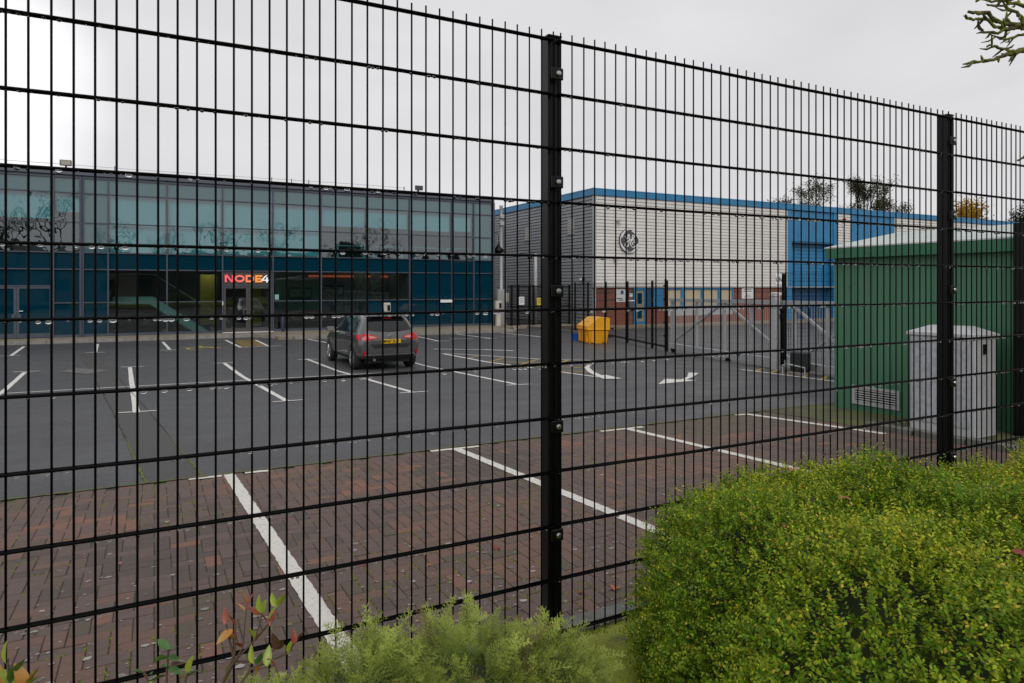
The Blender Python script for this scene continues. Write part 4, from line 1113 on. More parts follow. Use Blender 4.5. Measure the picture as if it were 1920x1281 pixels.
# ------------------------------------------------------------------ parked hatchback
M_paint = mat('grey_car_paint', (.095,.094,.095), .35, .45, coat=1.0, spec=.5)
M_cglass = mat('car_glass', (.006,.008,.009), .03, spec=.55, coat=.0)
M_trim = mat('black_trim', (.012,.012,.013), .55)
M_tyre = mat('tyre_rubber', (.014,.014,.015), .8, bump=.3, bscale=60)
M_rim = mat('alloy_rim', (.42,.42,.43), .3, .8)
M_tail = mat('tail_lamp_red', (.50,.006,.008), .2, spec=.3, coat=.25)
M_tailc = mat('tail_lamp_clear', (.55,.25,.23), .2, coat=.3)
M_plate = mat('number_plate_yellow', (.75,.47,.01), .4)
car = empty('parked_car', 'dark grey hatchback parked in the bay, seen from behind', 'car', (5.50,18.08,.0), R(1.0))
ST = [(-.70,.42,.60,.70,.64,.72,.52,.78),(-.655,.33,.73,.80,.75,.86,.58,.97),(-.55,.28,.78,.845,.79,.94,.60,1.12),(-.38,.25,.80,.862,.81,.97,.585,1.31),(-.22,.24,.81,.866,.82,.97,.565,1.425),
      (.05,.22,.82,.867,.83,.96,.575,1.462),(.6,.20,.82,.867,.835,.94,.585,1.476),(1.2,.20,.82,.867,.835,.92,.585,1.465),(1.62,.20,.82,.867,.83,.91,.575,1.40),
      (1.98,.20,.82,.865,.83,.91,.61,1.19),(2.32,.20,.82,.86,.81,.90,.66,1.0),(2.65,.20,.81,.855,.79,.86,.58,.955),(3.0,.22,.77,.82,.73,.78,.48,.86),(3.22,.26,.68,.72,.64,.68,.42,.74),(3.33,.32,.48,.54,.48,.56,.32,.62)]
def half(s):
    y, zb, ws, wm, wb, zbelt, wr, zt = s
    L2 = lambda a, b, t: a+(b-a)*t
    zs = zb+.07
    return [(0,zb),(ws*.8,zb),(ws,zs),(wm,L2(zs,zbelt,.42)),(wm,L2(zs,zbelt,.70)),(L2(wm,wb,.65),L2(zs,zbelt,.93)),(wb,zbelt),(L2(wb,wr,.40),L2(zbelt,zt,.40)),(L2(wb,wr,.82),L2(zbelt,zt,.80)),(wr*.97,L2(zbelt,zt,.955)),(wr*.72,zt-.002),(0,zt)]
mb = MB(); rings = []
for s in ST:
    h = half(s); ring = [(x,s[0],z) for x, z in h]+[(-x,s[0],z) for x, z in h[-2:0:-1]]
    rings.append([len(mb.v)+k for k in range(len(ring))]); mb.v += ring
n = len(rings[0])
for A, B in zip(rings, rings[1:]):
    for k in range(n): mb.f.append((A[k],A[(k+1)%n],B[(k+1)%n],B[k]))
mb.f.append(tuple(rings[0])[::-1]); mb.f.append(tuple(rings[-1]))
me = mb.me()
tmp = bpy.data.objects.new('tmp_body', me); C.objects.link(tmp)
ss = tmp.modifiers.new('s', 'SUBSURF'); ss.levels = 2; ss.render_levels = 2
cut = MB()
for y in (0, 2.493):
    for sx in (-1, 1):
        cut.lathe([(.355,-.2),(.355,.3)], (sx*.82,y,.315), 'x', 28)
co_ = bpy.data.objects.new('tmp_cut', cut.me()); C.objects.link(co_)
bo_ = tmp.modifiers.new('b', 'BOOLEAN'); bo_.operation = 'DIFFERENCE'; bo_.object = co_; bo_.solver = 'EXACT'
dg = bpy.context.evaluated_depsgraph_get()
bme = bpy.data.meshes.new_from_object(tmp.evaluated_get(dg))
bpy.data.objects.remove(tmp); bpy.data.objects.remove(co_)
bm = bmesh.new(); bm.from_mesh(bme); bvh = BVHTree.FromBMesh(bm); bm.free()
body = add_mesh('body', bme, M_paint, car, local=True, smooth=True)
def conform(top, bot, name, m, axis, parent=None, off_=.006, rows=6, sx=1):
    """a curved panel laid on the body: outline rows interpolated between two polylines"""
    mb = MB(); g = {}
    nc = len(top)
    for r in range(rows+1):
        t = r/rows
        for c_ in range(nc):
            a = top[c_][0]*(1-t)+bot[c_][0]*t; z = top[c_][1]*(1-t)+bot[c_][1]*t
            if axis == 'rear': o0, d0_ = Vector((a,-3,z)), Vector((0,1,0))
            else: o0, d0_ = Vector((sx*3,a,z)), Vector((-sx,0,0))
            hit = bvh.ray_cast(o0, d0_)
            pnt = hit[0] if hit[0] is not None else o0+d0_*2.5
            g[r,c_] = len(mb.v); mb.v.append(tuple(pnt-d0_*off_))
    for r in range(rows):
        for c_ in range(nc-1): mb.f.append((g[r,c_],g[r,c_+1],g[r+1,c_+1],g[r+1,c_]))
    return mb.build(name, m, parent or car, local=True, smooth=True)
lin = lambda a, b, k: [a+(b-a)*i/(k-1) for i in range(k)]
X = lin(-1, 1, 13)
rw = conform([(x*.50,1.365-.03*x*x) for x in X], [(x*.60,1.015+.05*x*x) for x in X], 'rear_window', M_cglass, 'rear', rows=8)
MB().prism([(-.40,1.405),(-.40,1.425),(-.10,1.468),(-.10,1.44)], -.50, .50, 'x').build('roof_spoiler', M_paint, car, local=True)
conform([(x*.535,1.395-.03*x*x) for x in X], [(x*.50,1.368-.03*x*x) for x in X], 'spoiler_edge', M_trim, 'rear', rows=2, off_=.02)
MB().tube([(.05,-.60,1.03),(.30,-.605,1.045)], .012, 5).build('wiper', M_trim, rw, local=True)
for sx in (-1, 1):
    lp = conform([(sx*q,z) for q, z in ((.33,.885),(.45,.935),(.58,.965),(.70,.975),(.785,.965))], [(sx*q,z) for q, z in ((.33,.872),(.45,.83),(.58,.805),(.70,.80),(.79,.815))], 'tail_light', M_tail, 'rear', off_=.010)
    conform([(sx*q,z) for q, z in ((.38,.885),(.48,.915),(.58,.925))], [(sx*q,z) for q, z in ((.38,.868),(.48,.855),(.58,.85))], 'lens', M_tailc, 'rear', lp, off_=.015)
    conform([(y,z) for y, z in ((-.62,.965),(-.52,.965),(-.40,.955),(-.32,.93))], [(y,z) for y, z in ((-.62,.82),(-.52,.82),(-.42,.84),(-.33,.88))], 'tail_light', M_tail, 'side', off_=.009, sx=sx)
    conform([(sx*.66,.53),(sx*.70,.535),(sx*.735,.53)], [(sx*.70,.40),(sx*.725,.395),(sx*.745,.40)], 'reflector', M_tail, 'rear', off_=.012)
    # side glass
    conform([(y,z) for y, z in ((-.02,1.30),(.3,1.37),(.62,1.385))], [(y,z) for y, z in ((-.16,1.03),(.2,1.0),(.62,.99))], 'side_window', M_cglass, 'side', sx=sx)
    conform([(y,z) for y, z in ((.67,1.385),(1.05,1.375),(1.42,1.32))], [(y,z) for y, z in ((.67,.985),(1.2,.97),(1.86,.96))], 'side_window', M_cglass, 'side', sx=sx)
    conform([(y,z) for y, z in ((-.24,1.02),(-.15,1.045),(-.03,1.31),(.3,1.39),(.65,1.405),(1.05,1.395),(1.45,1.33),(1.9,.98))], [(y,z) for y, z in ((-.24,1.01),(-.1,.985),(.2,.98),(.3,.975),(.65,.97),(1.05,.965),(1.45,.96),(1.9,.95))], 'window_surround', M_trim, 'side', sx=sx, off_=.003)
    for y0, y1 in ((.16,.34),(.98,1.16)):
        MB().bbox(sx*.872-.015,sx*.872+.015,y0,y1,.875,.90,.006).build('door_handle', M_paint, car, local=True)
    for y in (.63,1.42): conform([(y,.95),(y+.008,.95)], [(y,.30),(y+.008,.30)], 'door_gap', M_trim, 'side', sx=sx, off_=.002)
    mi = MB().bbox(sx*.98-.12,sx*.98+.10,1.66,1.80,.93,1.07,.04).build('wing_mirror', M_paint, car, local=True)
    MB().box(sx*.98-.10,sx*.98+.08,1.652,1.658,.95,1.05).build('mirror_glass', M_chrome, mi, local=True)
    conform([(y,z) for y, z in ((.40,.33),(1.2,.33),(2.08,.33))], [(y,z) for y, z in ((.40,.24),(1.2,.24),(2.08,.24))], 'sill_trim', M_trim, 'side', sx=sx)
conform([(x*.56,.70) for x in X], [(x*.44,.60) for x in X], 'plate_recess', M_trim, 'rear', rows=3, off_=.004)
conform([(x*.66,.40) for x in X], [(x*.60,.335+.0*x) for x in X], 'rear_diffuser', M_trim, 'rear', rows=3, off_=.008)
conform([(x*.72,.435) for x in X], [(x*.70,.42) for x in X], 'bumper_strip', M_chrome, 'rear', rows=2, off_=.010)
pl = MB().bbox(-.26,.26,-.735,-.715,.715,.825,.004).build('number_plate', M_plate, car, local=True)
me = text_mesh('MV67 ZUZ', .098); me.materials.clear(); me.transform(Matrix.Translation((0,-.738,.770)) @ Matrix.Rotation(R(90),4,'X') @ Matrix.Scale(.92,4,(1,0,0)))
add_mesh('plate_lettering', me, mat('plate_ink', (.012,.012,.012), .5), pl, local=True)
MB().lathe([(.001,-.688),(.055,-.690),(.06,-.684),(.06,-.66)], (0,0,.905), 'y', 16).build('badge', M_chrome, car, local=True)
MB().box(-.14,.14,-.345,-.325,1.352,1.368).build('brake_light', M_tail, car, local=True)
MB().tube([(0,.0,1.46),(0,-.14,1.58)], .008, 5).build('aerial', M_trim, car, local=True)
MB().lathe([(.035,-.72),(.035,-.60)], (-.45,0,.30), 'y', 10).build('exhaust', M_chrome, car, local=True)
MB().box(-.60,.60,-.45,3.0,.19,.32).build('underbody', M_trim, car, local=True)
for y in (0, 2.493):
    for sx in (-1, 1):
        c0 = (sx*.75,y,.31)
        wh_ = MB().lathe([(.19,-.10*sx),(.29,-.10*sx),(.31,-.08*sx),(.312,.0),(.31,.075*sx),(.29,.10*sx),(.205,.105*sx),(.20,.06*sx)], c0, 'x', 28).build('wheel', M_tyre, car, local=True, smooth=True)
        rm = MB().lathe([(.205,.085*sx),(.205,.108*sx),(.185,.108*sx),(.18,.07*sx)], c0, 'x', 28)
        for k in range(10):
            a = 2*math.pi*k/10; da = .11
            rm.v += [(c0[0]+sx*.085,c0[1]+r_*math.cos(b_),c0[2]+r_*math.sin(b_)) for r_, b_ in ((.04,a-da*2),(.19,a-da),(.19,a+da),(.04,a+da*2))]
            rm.v += [(c0[0]+sx*.105,c0[1]+r_*math.cos(b_),c0[2]+r_*math.sin(b_)) for r_, b_ in ((.04,a-da*2),(.19,a-da*.7),(.19,a+da*.7),(.04,a+da*2))]
            b0 = len(rm.v)-8; rm.f += [tuple(b0+i for i in q) for q in ((4,5,6,7),(0,1,5,4),(1,2,6,5),(2,3,7,6),(3,0,4,7))]
        rm.lathe([(.055,.08*sx),(.055,.112*sx),(.02,.115*sx)], c0, 'x', 12)
        rm.build('rim', M_rim, wh_, local=True)
        MB().lathe([(.15,.03*sx),(.15,.05*sx)], c0, 'x', 20).build('brake_disc', M_trim, wh_, local=True)
# ------------------------------------------------------------------ planting
CR = Vector((.8858,-.4641,0)); CF = Vector((.4641,.8858,0))
def cw(X_, Z_, z): return CR*X_+CF*Z_+Vector((0,0,z))      # metres to the right, ahead, and height above datum
def unit(a): return a/np.maximum(np.linalg.norm(a, axis=-1, keepdims=True), 1e-9)
M_hedge = leafmat('hedge_leaf', rough=.5, trans=.2)
M_twig = mat('twig_bark', (.055,.038,.025), .9)
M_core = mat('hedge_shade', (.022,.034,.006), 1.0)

def leaves(P, D, Nn, L_, Wd, col):
    """rhombic leaves: base P, direction D, normal Nn"""
    S = unit(np.cross(D, Nn)); n = len(P); L_ = L_[:,None]; Wd = Wd[:,None]
    V = np.stack([P, P+D*L_*.5+S*Wd*.5+Nn*L_*.08, P+D*L_, P+D*L_*.5-S*Wd*.5+Nn*L_*.08], 1).reshape(-1,3)
    F = np.arange(4*n).reshape(-1,4)
    return V, F, np.repeat(col, 4, 0)

def lonicera(name, label, ctr, a, b, c, pw, ntw, seed, yel=.5, base=.85):
    """clipped mound: short twigs of tiny paired leaves over a superellipsoid"""
    r = np.random.default_rng(seed)
    t = empty(name, label, 'hedge', (ctr.x, ctr.y, base))
    d = unit(r.normal(size=(ntw*2,3))); d = d[d[:,2] > -.25][:ntw]; n = len(d)
    k = (np.abs(d[:,0]/a)**pw+np.abs(d[:,1]/b)**pw+np.abs(d[:,2]/c)**pw)**(-1/pw)
    p = d*k[:,None]
    g = unit(np.sign(p)*np.abs(p/np.array([a,b,c]))**(pw-1)/np.array([a,b,c]))
    lump = .028*np.sin(p[:,0]*9+p[:,1]*5)+.022*np.sin(p[:,1]*13-p[:,0]*6+2)+.02*np.sin(p[:,0]*21+p[:,2]*17)*np.cos(p[:,1]*19)
    p = p+g*(lump+r.uniform(-.085,.0,n))[:,None]
    R3 = np.array([[CR.x,CR.y,0],[CF.x,CF.y,0],[0,0,1]])
    pw_ = p@R3+np.array(ctr); gw = g@R3
    patchy = .5+.5*np.sin(pw_[:,0]*5.1+pw_[:,1]*3)*np.cos(pw_[:,1]*6.3-pw_[:,0]*2)+r.normal(0,.35,n)
    nl = 13
    ax = unit(gw*.75+np.array([0,0,.30])+r.normal(0,.55,(n,3)))
    ln_ = r.uniform(.030,.075,n)
    sd_ = unit(np.cross(ax, r.normal(size=(n,3))))
    P, D, Nn, cl, LL = [], [], [], [], []
    green = np.array([.135,.27,.006]); yg = np.array([.66,.62,.035]); dk = np.array([.06,.135,.012])
    for i in range(nl):
        f = (i//2)/(nl/2)
        s = np.where(i%2, 1.0, -1.0)
        P.append(pw_+ax*(ln_*f)[:,None]); dd = unit(sd_*s+ax*.55+r.normal(0,.28,(n,3))); D.append(dd)
        Nn.append(unit(gw*.5+np.array([0,0,.5])+r.normal(0,.45,(n,3))))
        mixv = np.clip(yel*(.2+.9*f)*np.clip(patchy,0,1.4)+r.normal(0,.15,n),0,1)[:,None]
        bs = np.where((r.random(n) < .45)[:,None], green, dk*.6+green*.4)
        q = bs*(1-mixv)+yg*mixv
        yl = r.random(n) < .03; q[yl] = [.62,.46,.06]
        cl.append(q*r.uniform(.75,1.2,(n,1))); LL.append(r.uniform(.0100,.0155,n)*(1-.35*f))
    P, D, Nn, cl, LL = map(np.concatenate, (P, D, Nn, cl, LL))
    V, F, cc = leaves(P, D, Nn, LL, LL*.62, cl)
    o = np_mesh('foliage', V, F, M_hedge, t, cc); stuff(o)
    # solid core, its dark colour standing in for shade inside the mound
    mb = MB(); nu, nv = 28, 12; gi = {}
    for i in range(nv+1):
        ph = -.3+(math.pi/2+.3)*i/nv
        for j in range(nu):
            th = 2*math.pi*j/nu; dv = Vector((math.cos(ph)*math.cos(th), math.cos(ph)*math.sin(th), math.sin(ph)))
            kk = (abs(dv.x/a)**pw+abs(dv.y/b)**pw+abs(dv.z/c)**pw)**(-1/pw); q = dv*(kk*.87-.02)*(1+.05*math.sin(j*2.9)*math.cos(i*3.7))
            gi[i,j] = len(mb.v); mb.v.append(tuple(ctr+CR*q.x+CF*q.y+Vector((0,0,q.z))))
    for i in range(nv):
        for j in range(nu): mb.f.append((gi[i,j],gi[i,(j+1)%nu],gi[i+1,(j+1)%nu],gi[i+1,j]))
    mb.build('shade_core', M_core, t, smooth=True)
    st = MB()
    for k in range(7):
        x, y = random.uniform(-.5,.5)*a, random.uniform(-.5,.5)*b
        q = ctr+CR*x+CF*y; st.tube([(q.x,q.y,base-.08),(q.x+.05,q.y,ctr.z+.1),(q.x+random.uniform(-.1,.1),q.y,ctr.z+c*.6)], [.02,.014,.008], 5)
    st.build('stems', M_twig, t)
    return t
lonicera('clipped_hedge', 'large clipped yellow-green hedge mound filling the lower right foreground', cw(1.24,1.80,.90), .80, .88, .69, 4.0, 30000, 3)
lonicera('clipped_hedge', 'pale green hedge top rising at the right edge behind the large mound', cw(2.92,3.05,.90), .62, .55, .60, 3.2, 10000, 5, yel=.75)

# creeping juniper
def spray():
    V, F, T = [], [], []
    def blade(p, q, wd, t0, t1):
        d = (q-p).normalized(); s = d.cross(Vector((0,0,1))).normalized()*wd/2; b = len(V)
        V.extend([p-s, p+s, q+s*.35, q-s*.35]); F.append((b,b+1,b+2,b+3)); T.extend([t0,t0,t1,t1])
    L0 = .13
    for i in range(10):
        f0, f1 = i/10, (i+1)/10
        c0 = lambda f: Vector((L0*f, .006*math.sin(f*5), .03*math.sin(f*2.2)-.02*f*f))
        blade(c0(f0), c0(f1), .0026, f0, f1)
        for s in (-1, 1):
            p = c0(f0+.04); ln_ = .048*(1-.75*f0)*random.uniform(.8,1.2)
            d = Vector((math.cos(R(42)), s*math.sin(R(42)), random.uniform(-.35,.5))).normalized(); q = p+d*ln_
            blade(p, q, .0024, f0, min(1, f0+.45))
            m = max(2, int(ln_/.011))
            for k in range(m):
                pp = p.lerp(q, (k+.4)/m)
                for s2 in (-1, 1):
                    dd = (d+Vector((-s2*d.y, s2*d.x, random.uniform(-.6,.8)))*.6).normalized()
                    blade(pp, pp+dd*.011*(1-.4*k/m)*random.uniform(.6,1.3), .0021, min(1,f0+.2+.3*k/m), min(1, f0+.5+.4*k/m))
    return np.array([tuple(v) for v in V]), np.array(F), np.array(T)
def juniper(name, label, lobes, nper, seed):
    r = np.random.default_rng(seed)
    c0 = cw(*lobes[0][:3]); t = empty(name, label, 'shrub', (c0.x, c0.y, .86))
    TP = [spray() for _ in range(4)]
    VV, FF, CC = [], [], []; base = 0
    core = MB()
    for (X_, Z_, zt, rad, hgt) in lobes:
        ctr = cw(X_, Z_, zt-hgt)
        for k in range(int(nper*rad*rad/.06)):
            d = unit(r.normal(size=3)); d[2] = abs(d[2])*.9-.12; d = unit(d)
            p = np.array(ctr)+d*np.array([rad,rad,hgt])*r.uniform(.72,1.0)
            ax = unit(d*np.array([1,1,.55])+np.array([0,0,.28])+r.normal(0,.5,3)); up = unit(np.array([0,0,1])+r.normal(0,.35,3))
            sd_ = unit(np.cross(up, ax)); up = np.cross(ax, sd_)
            v, f, tt = TP[r.integers(4)]; s = r.uniform(.5,.95)
            VV.append(p+(v[:,:1]*ax+v[:,1:2]*sd_+v[:,2:]*up)*s); FF.append(f+base); base += len(v)
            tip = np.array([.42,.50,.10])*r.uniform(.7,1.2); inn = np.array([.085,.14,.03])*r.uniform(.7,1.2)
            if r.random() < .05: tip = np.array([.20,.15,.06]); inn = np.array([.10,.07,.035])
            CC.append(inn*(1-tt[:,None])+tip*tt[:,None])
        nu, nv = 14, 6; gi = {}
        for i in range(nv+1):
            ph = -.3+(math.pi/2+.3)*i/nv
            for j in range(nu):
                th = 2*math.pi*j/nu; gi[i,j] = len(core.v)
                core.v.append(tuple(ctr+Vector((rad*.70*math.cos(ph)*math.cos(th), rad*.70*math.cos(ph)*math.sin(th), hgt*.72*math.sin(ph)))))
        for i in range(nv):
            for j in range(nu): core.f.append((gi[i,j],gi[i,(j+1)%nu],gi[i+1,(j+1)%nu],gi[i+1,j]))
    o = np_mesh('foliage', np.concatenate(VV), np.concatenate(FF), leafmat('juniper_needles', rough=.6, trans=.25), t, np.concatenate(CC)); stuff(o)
    core.build('shade_core', M_core, t, smooth=True)  # dark shells under the sprays, inner shade put into their colour
    return t
juniper('juniper_shrub', 'feathery green juniper spreading along the foot of the fence', [(-.38,1.80,1.235,.20,.30),(-.12,1.90,1.225,.24,.32),(.09,2.02,1.135,.19,.24),(-.60,1.70,1.15,.18,.26),(-.27,1.55,1.10,.24,.28),(.05,1.62,1.06,.24,.26),(.27,1.72,1.0,.18,.15)], 900, 21)

# young shrub with red, orange and lime leaves
def leaf_mesh(L_=.045, wd=.018):
    bm = bmesh.new(); n = 6; rows = []
    for i in range(n+1):
        f = i/n; w_ = wd*math.sin(math.pi*f**.72)**.85*.5+(.0008 if i < n else 0); x = L_*f; z = -.006*f*f*(L_/.045)
        rows.append([bm.verts.new((x,-w_,z+w_*.45)), bm.verts.new((x,0,z)), bm.verts.new((x,w_,z+w_*.45))])
    for A, B in zip(rows, rows[1:]):
        for k in range(2): bm.faces.new((A[k],A[k+1],B[k+1],B[k]))
    me = bpy.data.meshes.new('leaf'); bm.to_mesh(me); bm.free(); me.polygons.foreach_set('use_smooth', [True]*len(me.polygons)); return me
def solid_leaf(name, c, c2):
    m = mat(name, c, .35, col2=c2, vscale=45, spec=.5); return m
LM = {k: leaf_mesh() for k in 'lgrob'}
for k, (c, c2) in {'l': ((.30,.36,.045),(.22,.30,.03)), 'g': ((.05,.13,.035),(.07,.16,.03)), 'r': ((.28,.045,.022),(.20,.05,.02)), 'o': ((.46,.17,.035),(.38,.24,.05)), 'b': ((.10,.045,.03),(.06,.03,.02))}.items():
    LM[k].materials.append(solid_leaf('leaf_'+k, c, c2))
def put_leaf(p, dirv, k, parent, s=1.0, roll=0.0, name='leaf'):
    o = bpy.data.objects.new(name, LM[k]); link(o, parent)
    d = Vector(dirv).normalized(); up = Vector((0,0,1)) if abs(d.z) < .95 else -CF
    y = up.cross(d).normalized(); z = d.cross(y)
    M3 = Matrix((d, y, z)).transposed().to_4x4() @ Matrix.Rotation(roll, 4, 'X')
    o.matrix_local = Matrix.Translation(Vector(p)-parent.location) @ M3 @ Matrix.Scale(s, 4)
    return o
sh = empty('young_shrub', 'twiggy young shrub with red, orange and lime leaves at lower left', 'shrub', tuple(cw(-.78,1.62,.86)))
def sp(px, py, Z_): return cw((px-960)/1280*Z_, Z_, 2.2-(py-538)/1280*Z_)
stems = [[(395,1330),(425,1262),(455,1215),(462,1140)], [(395,1330),(440,1240),(478,1200),(492,1152)], [(478,1200),(505,1168),(518,1135)], [(425,1262),(440,1225),(440,1172)], [(440,1240),(480,1240),(520,1215)], [(420,1330),(470,1255),(505,1235)], [(440,1240),(430,1200),(424,1170)], [(470,1255),(540,1225),(552,1205)]]
Zs = 1.66
mb = MB()
for i, s in enumerate(stems):
    pts = [sp(a, b, Zs+.02*((i*7)%5-2)) for a, b in s]; mb.tube(pts, [.0034-.0007*k for k in range(len(pts))], 5)
mb.build('stems', mat('stem_bark', (.11,.065,.045), .7), sh)
LV = [(462,1142,-4,-26,'o'),(462,1142,8,-22,'r'),(458,1146,-14,-16,'o'),(490,1150,-6,-30,'l'),(492,1150,6,-28,'l'),(486,1152,-14,-10,'r'),(518,1138,-10,-24,'l'),(520,1138,14,-26,'l'),(515,1142,-6,18,'r'),(505,1165,8,-22,'l'),(500,1168,-10,-18,'r'),
      (440,1175,-10,-26,'r'),(442,1178,2,30,'r'),(436,1180,-14,12,'o'),(425,1172,-2,-22,'r'),(478,1198,-10,-18,'l'),(478,1200,12,-14,'o'),(475,1245,-6,-36,'l'),(482,1248,10,-30,'g'),(500,1250,4,-38,'l'),(503,1252,14,-28,'l'),(505,1236,14,18,'r'),(492,1240,-12,18,'o'),
      (520,1218,-8,-26,'b'),(522,1218,10,-24,'b'),(552,1208,-2,-34,'r'),(552,1210,12,-20,'r'),(455,1215,-14,-8,'r'),(430,1200,12,-14,'o'),(540,1226,6,-24,'l')]
for i, (a, b, dx, dy, k) in enumerate(LV):
    Z_ = Zs+random.uniform(-.05,.04); p0 = sp(a, b, Z_); p1 = sp(a+dx, b+dy, Z_+random.uniform(-.02,.02))
    put_leaf(p0, p1-p0, k, sh, random.uniform(.75,1.05), random.uniform(-1.2,1.2))
s2 = empty('leafy_seedling', 'low seedling with dark green and lime leaves at the bottom edge', 'shrub', tuple(cw(-.86,1.66,.86)))
mb = MB(); 
for q in ([(318,1340),(312,1270),(316,1215)],[(340,1340),(345,1285),(352,1262)],[(300,1340),(285,1290),(270,1262)]): mb.tube([sp(a,b,1.7) for a, b in q], .0028, 5)
mb.build('stems', bpy.data.materials['stem_bark'], s2)
for a, b, dx, dy, k in ((316,1218,-14,-14,'g'),(316,1218,16,-8,'g'),(314,1232,-18,4,'g'),(314,1234,20,2,'g'),(312,1250,-24,-6,'g'),(312,1252,24,8,'g'),(310,1268,-26,6,'g'),(352,1264,6,-30,'l'),(350,1270,24,-16,'g'),(346,1276,-10,-26,'l'),(342,1284,22,4,'g'),(272,1264,-16,-6,'g'),(274,1268,14,-12,'g'),(285,1286,-22,0,'l'),(320,1245,26,-4,'b')):
    p0 = sp(a, b, 1.7+random.uniform(-.04,.04)); p1 = sp(a+dx, b+dy, 1.7); put_leaf(p0, p1-p0, k, s2, random.uniform(.8,1.15), random.uniform(-1,1))
s3 = empty('leafy_seedling', 'seedling with lime and orange leaves in the bottom left corner', 'shrub', tuple(cw(-.98,1.32,.86)))
mb = MB()
for q in ([(20,1420),(22,1330),(14,1235)],[(20,1420),(45,1330),(52,1275)]): mb.tube([sp(a,b,1.35) for a, b in q], .0028, 5)
mb.build('stems', bpy.data.materials['stem_bark'], s3)
for a, b, dx, dy, k, s in ((12,1245,-4,-36,'l',1.0),(20,1280,16,-34,'g',1.3),(26,1290,-22,-30,'l',1.2),(48,1290,-14,-34,'o',1.2),(54,1290,12,-32,'o',1.1),(40,1300,26,-30,'l',1.2),(0,1290,-6,-34,'o',1.2)):
    p0 = sp(a, b, 1.35); p1 = sp(a+dx, b+dy, 1.35); put_leaf(p0, p1-p0, k, s3, s, random.uniform(-.6,.6))
s4 = empty('strap_weed', 'small tuft of strap leaves at the fence foot beside the street cabinet', 'plant', (4.35,2.45,.70))
mb = MB()
for k in range(16):
    a = random.random()*6.28; L_ = random.uniform(.16,.30); b0 = Vector((4.35+random.uniform(-.05,.05),2.45+random.uniform(-.04,.04),.68)); pr = None
    d = Vector((math.cos(a),math.sin(a),0)); sd_ = Vector((-d.y,d.x,0))*.008
    for i in range(6):
        f = i/5; q = b0+d*L_*.6*f+Vector((0,0,L_*(1.3*f-.7*f*f)))
        cur = (q-sd_*(1-f*.9), q+sd_*(1-f*.9))
        if pr: mb.quad(pr[0],pr[1],cur[1],cur[0])
        pr = cur
mb.build('blades', mat('strap_leaf', (.07,.14,.05), .5, var=.3, vscale=30), s4, fix=False)

# fallen leaves
def maple():
    pts = []
    for k in range(20):
        a = 2*math.pi*k/20; r_ = (.5+.5*abs(math.cos(2.5*(a-math.pi/2))))**1.0; pts.append((r_*math.cos(a)*.034, r_*math.sin(a)*.034, .006*math.sin(3*a)+.004*math.cos(2*a)))
    bm = bmesh.new(); c_ = bm.verts.new((0,0,.002)); vs = [bm.verts.new(p) for p in pts]
    for i in range(20): bm.faces.new((c_, vs[i], vs[(i+1)%20]))
    me = bpy.data.meshes.new('fallen'); bm.to_mesh(me); bm.free(); return me
FM = []
for nme, c, c2 in (('red', (.27,.055,.045), (.18,.04,.03)), ('orange', (.40,.13,.06), (.30,.12,.06)), ('brown', (.07,.03,.025), (.04,.02,.018)), ('pink', (.42,.13,.10), (.3,.1,.08))):
    m_ = maple(); m_.materials.append(mat('fallen_'+nme, c, .7, col2=c2, vscale=60)); FM.append(m_)
def fall(p, k, s, label, group):
    o = bpy.data.objects.new('fallen_leaf', FM[k]); link(o); o.location = p; o.scale = (s, s, s); o.rotation_euler = (random.uniform(-.25,.25), random.uniform(-.25,.25), random.random()*6)
    tag(o, label, 'leaf', group)
    return o
for u, v, k, s in ((1.54,4.42,0,.8),(1.2,4.37,0,.7),(1.57,4.16,3,.55),(2.09,4.22,0,.85),(-.2,5.2,3,.5),(2.6,4.8,2,.6),(3.3,4.9,2,.6),(-.55,4.3,2,.4)):
    fall((u,v,gz(v)+.010), k, s, 'small %s fallen leaf lying on the brick paving beyond the fence' % ('red', 'orange', 'dark brown', 'pink')[k], 'fallen leaves on the paving')
fall((2.4,3.28,gz(3.28)+.010), 1, 1.05, 'large orange fallen leaf on the paving right of the middle post', None)
fall((2.2,3.33,gz(3.33)+.010), 0, .7, 'reddish fallen leaf beside the large orange leaf on the paving', None)
for px, py, k, s in ((1485,880,1,.55),(1582,932,3,.5),(1525,938,2,.5),(1466,985,0,.4),(1518,1010,1,.4),(1912,1035,0,.5),(1882,1046,2,.6),(1552,853,2,.6),(1575,860,0,.4),(1850,915,2,.6)):
    Z_ = 1280*(2.2-1.585)/(py-538); q = sp(px, py, min(Z_, 2.5)); fall(tuple(q), k, s, 'small %s fallen leaf caught on top of the large hedge mound' % ('red', 'orange', 'dark brown', 'pink')[k], 'fallen leaves on the hedge')

# ------------------------------------------------------------------ trees
def grow(mb, p, d, L_, r_, depth, tips, rnd, spread=.6, up=.15, n=5, kids=(2,3), shrink=.72):
    pts = [p.copy()]; q = p.copy(); dd = d.copy(); k = 4
    for i in range(k):
        dd = (dd+Vector((rnd.gauss(0,.14),rnd.gauss(0,.14),rnd.gauss(0,.10)+up*.2))).normalized(); q = q+dd*L_/k; pts.append(q.copy())
    mb.tube(pts, [r_*(1-.4*i/k) for i in range(k+1)], n if depth > 1 else 4, cap=False)
    if depth <= (1 if L_ > .2 else 0): tips.append((q, dd)); tips.append((pts[2].copy(), dd))
    if depth == 0: return
    for c_ in range(rnd.randint(*kids)):
        nd = (dd+Vector((rnd.gauss(0,spread),rnd.gauss(0,spread),rnd.gauss(0,spread*.6)+up))).normalized()
        at = pts[-1] if c_ == 0 else pts[rnd.randint(2, k)]
        grow(mb, at, nd, L_*shrink*rnd.uniform(.8,1.15), r_*.58, depth-1, tips, rnd, spread, up, n, kids, shrink)
